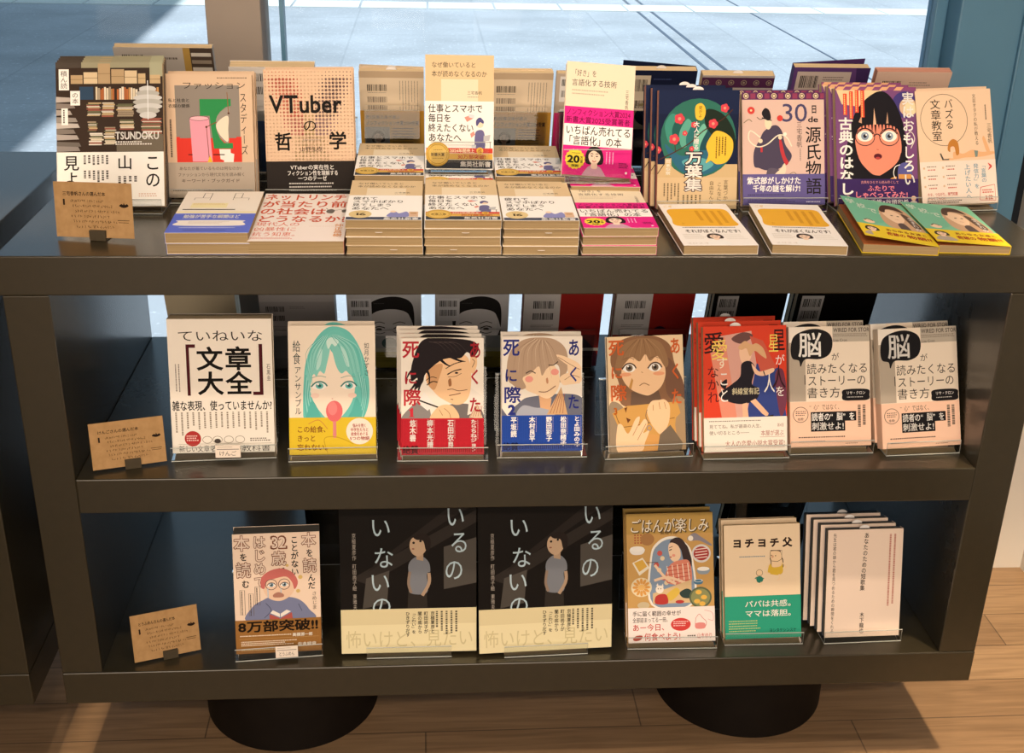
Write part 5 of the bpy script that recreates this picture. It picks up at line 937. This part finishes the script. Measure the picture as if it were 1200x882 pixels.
pile(1.204, .006, zt, 1, .0125, .103, .190, a_manga, 'e8c62c', 'green and yellow comic with its cover curling up high', '', 'green comics lying flat', -7.5, .8, open_=7.5, flyleaf='b0673a', spine='R')
pile(1.3075, .008, zt, 1, .0115, .103, .186, a_manga, 'e8c62c', 'green and yellow comic lying flat at the front right corner of the top', '', 'green comics lying flat', -4.5, .8, open_=3.2, flyleaf='b0673a', spine='R')

# ------------------------------------------------------------------ books on the window side, seen from behind
def backrow(zs, x, y, w, h, t, n, lean, art, col, label, short, group=None, spine='R', stand=True, yaw=0, pages=None, open_back=0, slip=None, sback=.66):
    b = make_book('book', label, 'book', group, w, h, t, art, col, at=(x, y, zs+.0045), lean=-lean, yaw=yaw, spine=spine, pages=pages, open_back=open_back, slip=slip)
    pitch = (t+.0018)/math.cos(R(lean))
    for k in range(1, n): copy_book(b, 'next copy of the %s, nearer the window' % short, (x, y+pitch*k, zs+.0045), group)
    if stand: make_stand('clear acrylic stand leaning the %s to the window' % short, (x, y+pitch*n, zs), 180+yaw, pitch*n, lean, h, w*.86, .022, sback)
backrow(ZT1, .150, .484, .152, .205, .014, 1, 18, a_tsun_back, 'b4a898', 'grey back cover with a barcode, standing behind the bookshelf-photo book', 'book behind the bookshelf-photo one')
backrow(ZT1, .322, .420, .130, .183, .022, 1, 16, lambda a: (back_plain(a), a.BAND(50, '56709c')), 'e6dccc', 'whitish book with blue band seen from behind, beyond the dotted book', 'whitish book beyond the dotted one')
backrow(ZT1, .503, .484, .104, .166, .0115, 2, 16, a_shin_back, 'e6cda8', 'tan paperback showing its barcode and ochre band, near the dotted book', 'ochre-banded book near the dotted one', 'ochre-banded paperbacks seen from behind', slip=(0, .166, 1), open_back=4)
backrow(ZT1, .712, .480, .104, .166, .0115, 2, 16, a_shin_back, 'e6cda8', 'tan paperback showing its barcode and ochre band, between the raised books', 'ochre-banded book between the raised ones', 'ochre-banded paperbacks seen from behind')
backrow(ZT1, .820, .478, .102, .166, .0122, 1, 16, lambda a: (back_plain(a), a.BAND(42, 'd8326c')), 'c8b49a', 'pink-banded paperback seen from behind, beyond the raised pink one', 'pink-banded paperback beyond the raised pink one')
backrow(ZT1, .936, .468, .116, .178, .017, 1, 18, a_navy_back, '171d33', 'navy book with a barcode label seen from behind, over the blossom books', 'navy book over the blossom books', open_back=9, slip=(0, .178, 1))
backrow(ZT1, 1.055, .440, .117, .176, .018, 1, 18, a_genji_back, 'c4b8ae', 'grey book edged with purple medallions, seen from behind the courtier book', 'grey book with purple medallion edge', slip=(0, .176, 1))
backrow(ZT1, 1.222, .490, .127, .182, .016, 1, 18, a_koten_back, '4a2c58', 'dark purple book with two barcodes seen from behind', 'dark purple barcode book', open_back=8, spine='L')
backrow(ZT1, 1.352, .468, .125, .180, .016, 1, 18, a_pink_back, 'd8b49a', 'dusty pink book with a barcode, at the window beside the dark purple one', 'dusty pink barcode book', pages=PAGES_PINK)
for x, w, art, col, lab, sh, sp in (
    (.19, .112, None, 'd8c39c', 'plain buff book seen from behind, above the thick cream book', 'plain buff book', 'R'),
    (.345, .122, a_grey_back, 'b4aaa0', 'grey book seen from behind between the thick cream and mint-haired girl books', 'grey book', 'R'),
    (.487, .122, a_face_back, 'd6d0c8', 'grey book with a drawn face and green spot, above the mint-haired girl book', 'drawn-face book above the mint-haired girl', 'R'),
    (.632, .122, a_face_back, 'd6d0c8', 'grey book with a drawn face, between the red and blue banded comics', 'drawn-face book between the comics', 'R'),
    (.784, .132, a_red_back, '7c1c18', 'dark red book with barcodes, above the blue-banded comic', 'dark red book above the blue-banded comic', 'R'),
    (.938, .132, a_red_back, '7c1c18', 'dark red book with barcodes, above the tearful girl comic', 'dark red book above the tearful girl comic', 'R'),
    (1.098, .124, a_black_back, '14110f', 'black book with a barcode label, above the orange-red novel', 'black book above the orange-red novel', 'R'),
    (1.246, .136, a_black_back, '14110f', 'black book with a barcode label, above the black-balloon books', 'black book above the black-balloon books', 'R')):
    backrow(ZM1, x, .378, w, .158, .018, 2, 17, art, col, lab, sh, None, sp, sback=.55)
for x, w, h, art, col, lab, sh in (
    (.445, .21, .262, a_dark_back, '131010', 'big black book seen from behind, in the gap beside the weeping reader book', 'big black book beside the weeping reader'),
    (.665, .21, .262, a_dark_back, '131010', 'big black book seen from behind between the two picture books', 'big black book between the picture books'),
    (.955, .20, .205, a_green_back, '173a2c', 'dark green book seen from behind above the food-collage book', 'dark green book above the food-collage one'),
    (1.165, .15, .200, a_dark_back, '17181c', 'dark book seen from behind above the green-banded book', 'dark book above the green-banded one')):
    backrow(ZB1, x, .36, w, h, .016, 1, 20, art, col, lab, sh, None)

# ------------------------------------------------------------------ kraft cards in clips, name tags
def card(at, yaw, roll, w, h, lean, name, label, cliplabel):
    A = Art(w, h); a_card(name)(A); mb = A.cov; mb.box((-w/2, 0, 0), (w/2, .0006, h), KRAFT)
    o = mb.build('kraft_card'); tag(o, label, 'card', 'kraft recommendation cards')
    o.matrix_world = Matrix.Translation(at) @ Matrix.Rotation(R(yaw), 4, 'Z') @ Matrix.Rotation(-R(lean), 4, 'X') @ Matrix.Rotation(R(roll), 4, 'Y')
    DK = M('4a4030', .35); c = MB(); s = .0225
    sn, cs = math.sin(R(lean)), math.cos(R(lean))
    for yy, hh in ((-.0022, .0105), (.0011, .0105)):
        c.box((-s/2+.004, yy-.001, -.0025), (s/2+.004, yy+.0006, hh), DK)
    c.box((-s/2+.004, -.0032, -.0037), (s/2+.004, .020, -.0025), DK)
    q = c.build('card_clip', None, .0003); tag(q, cliplabel, 'card clip', 'small dark card clips')
    q.matrix_world = Matrix.Translation((at[0], at[1], at[2])) @ Matrix.Rotation(R(yaw), 4, 'Z')
card((.111, .068, ZT1+.0040), -9.2, -1.0, .108, .074, 9, '三宅香帆さんの選んだ本', 'kraft paper card with handwriting standing before the bookshelf-photo book', 'dark clip holding the kraft card on the top')
card((.130, .033, ZM1+.0040), 16.6, .6, .102, .069, 9, 'けんごさんの選んだ本', 'kraft paper card with handwriting beside the thick cream book', 'dark clip holding the kraft card on the middle shelf')
card((.153, .031, ZB1+.0040), 18.7, .8, .100, .078, 9, 'とうふめんさんの選んだ本', 'kraft paper card with handwriting on the bottom shelf', 'dark clip holding the kraft card on the bottom shelf')
def name_tag(at, yaw, w, h, txt, label):
    root = empty('name_tag'); tag(root, label, 'name tag', 'name tags on stand lips')
    root.matrix_world = Matrix.Translation(at) @ Matrix.Rotation(R(yaw), 4, 'Z') @ Matrix.Rotation(-R(8), 4, 'X')
    A = Art(w, h); A.R(6, 30, 94, 36, '8a7e70'); A.G(8, 12, 60, 10, 1, 'a89a88'); A.T(14, 46, 70, 40, txt, '3a322c'); A.cov.box((-w/2, 0, 0), (w/2, .0008, h), M('efdcc4')); A.cov.build('label_card', root)
    c = MB(); c.box((-w/2, .001, h*.1), (w/2, .0022, h+.001), ACR); c.build('holder', root)
name_tag((.267, .047, ZM1+.008), .8, .036, .019, 'けんご', 'small white name tag clipped before the thick cream book')
name_tag((.337, .0165, ZB1+.0075), 4, .034, .019, 'とうふめん', 'small white name tag clipped before the weeping reader book')
bpy.data.objects.remove(_fo)
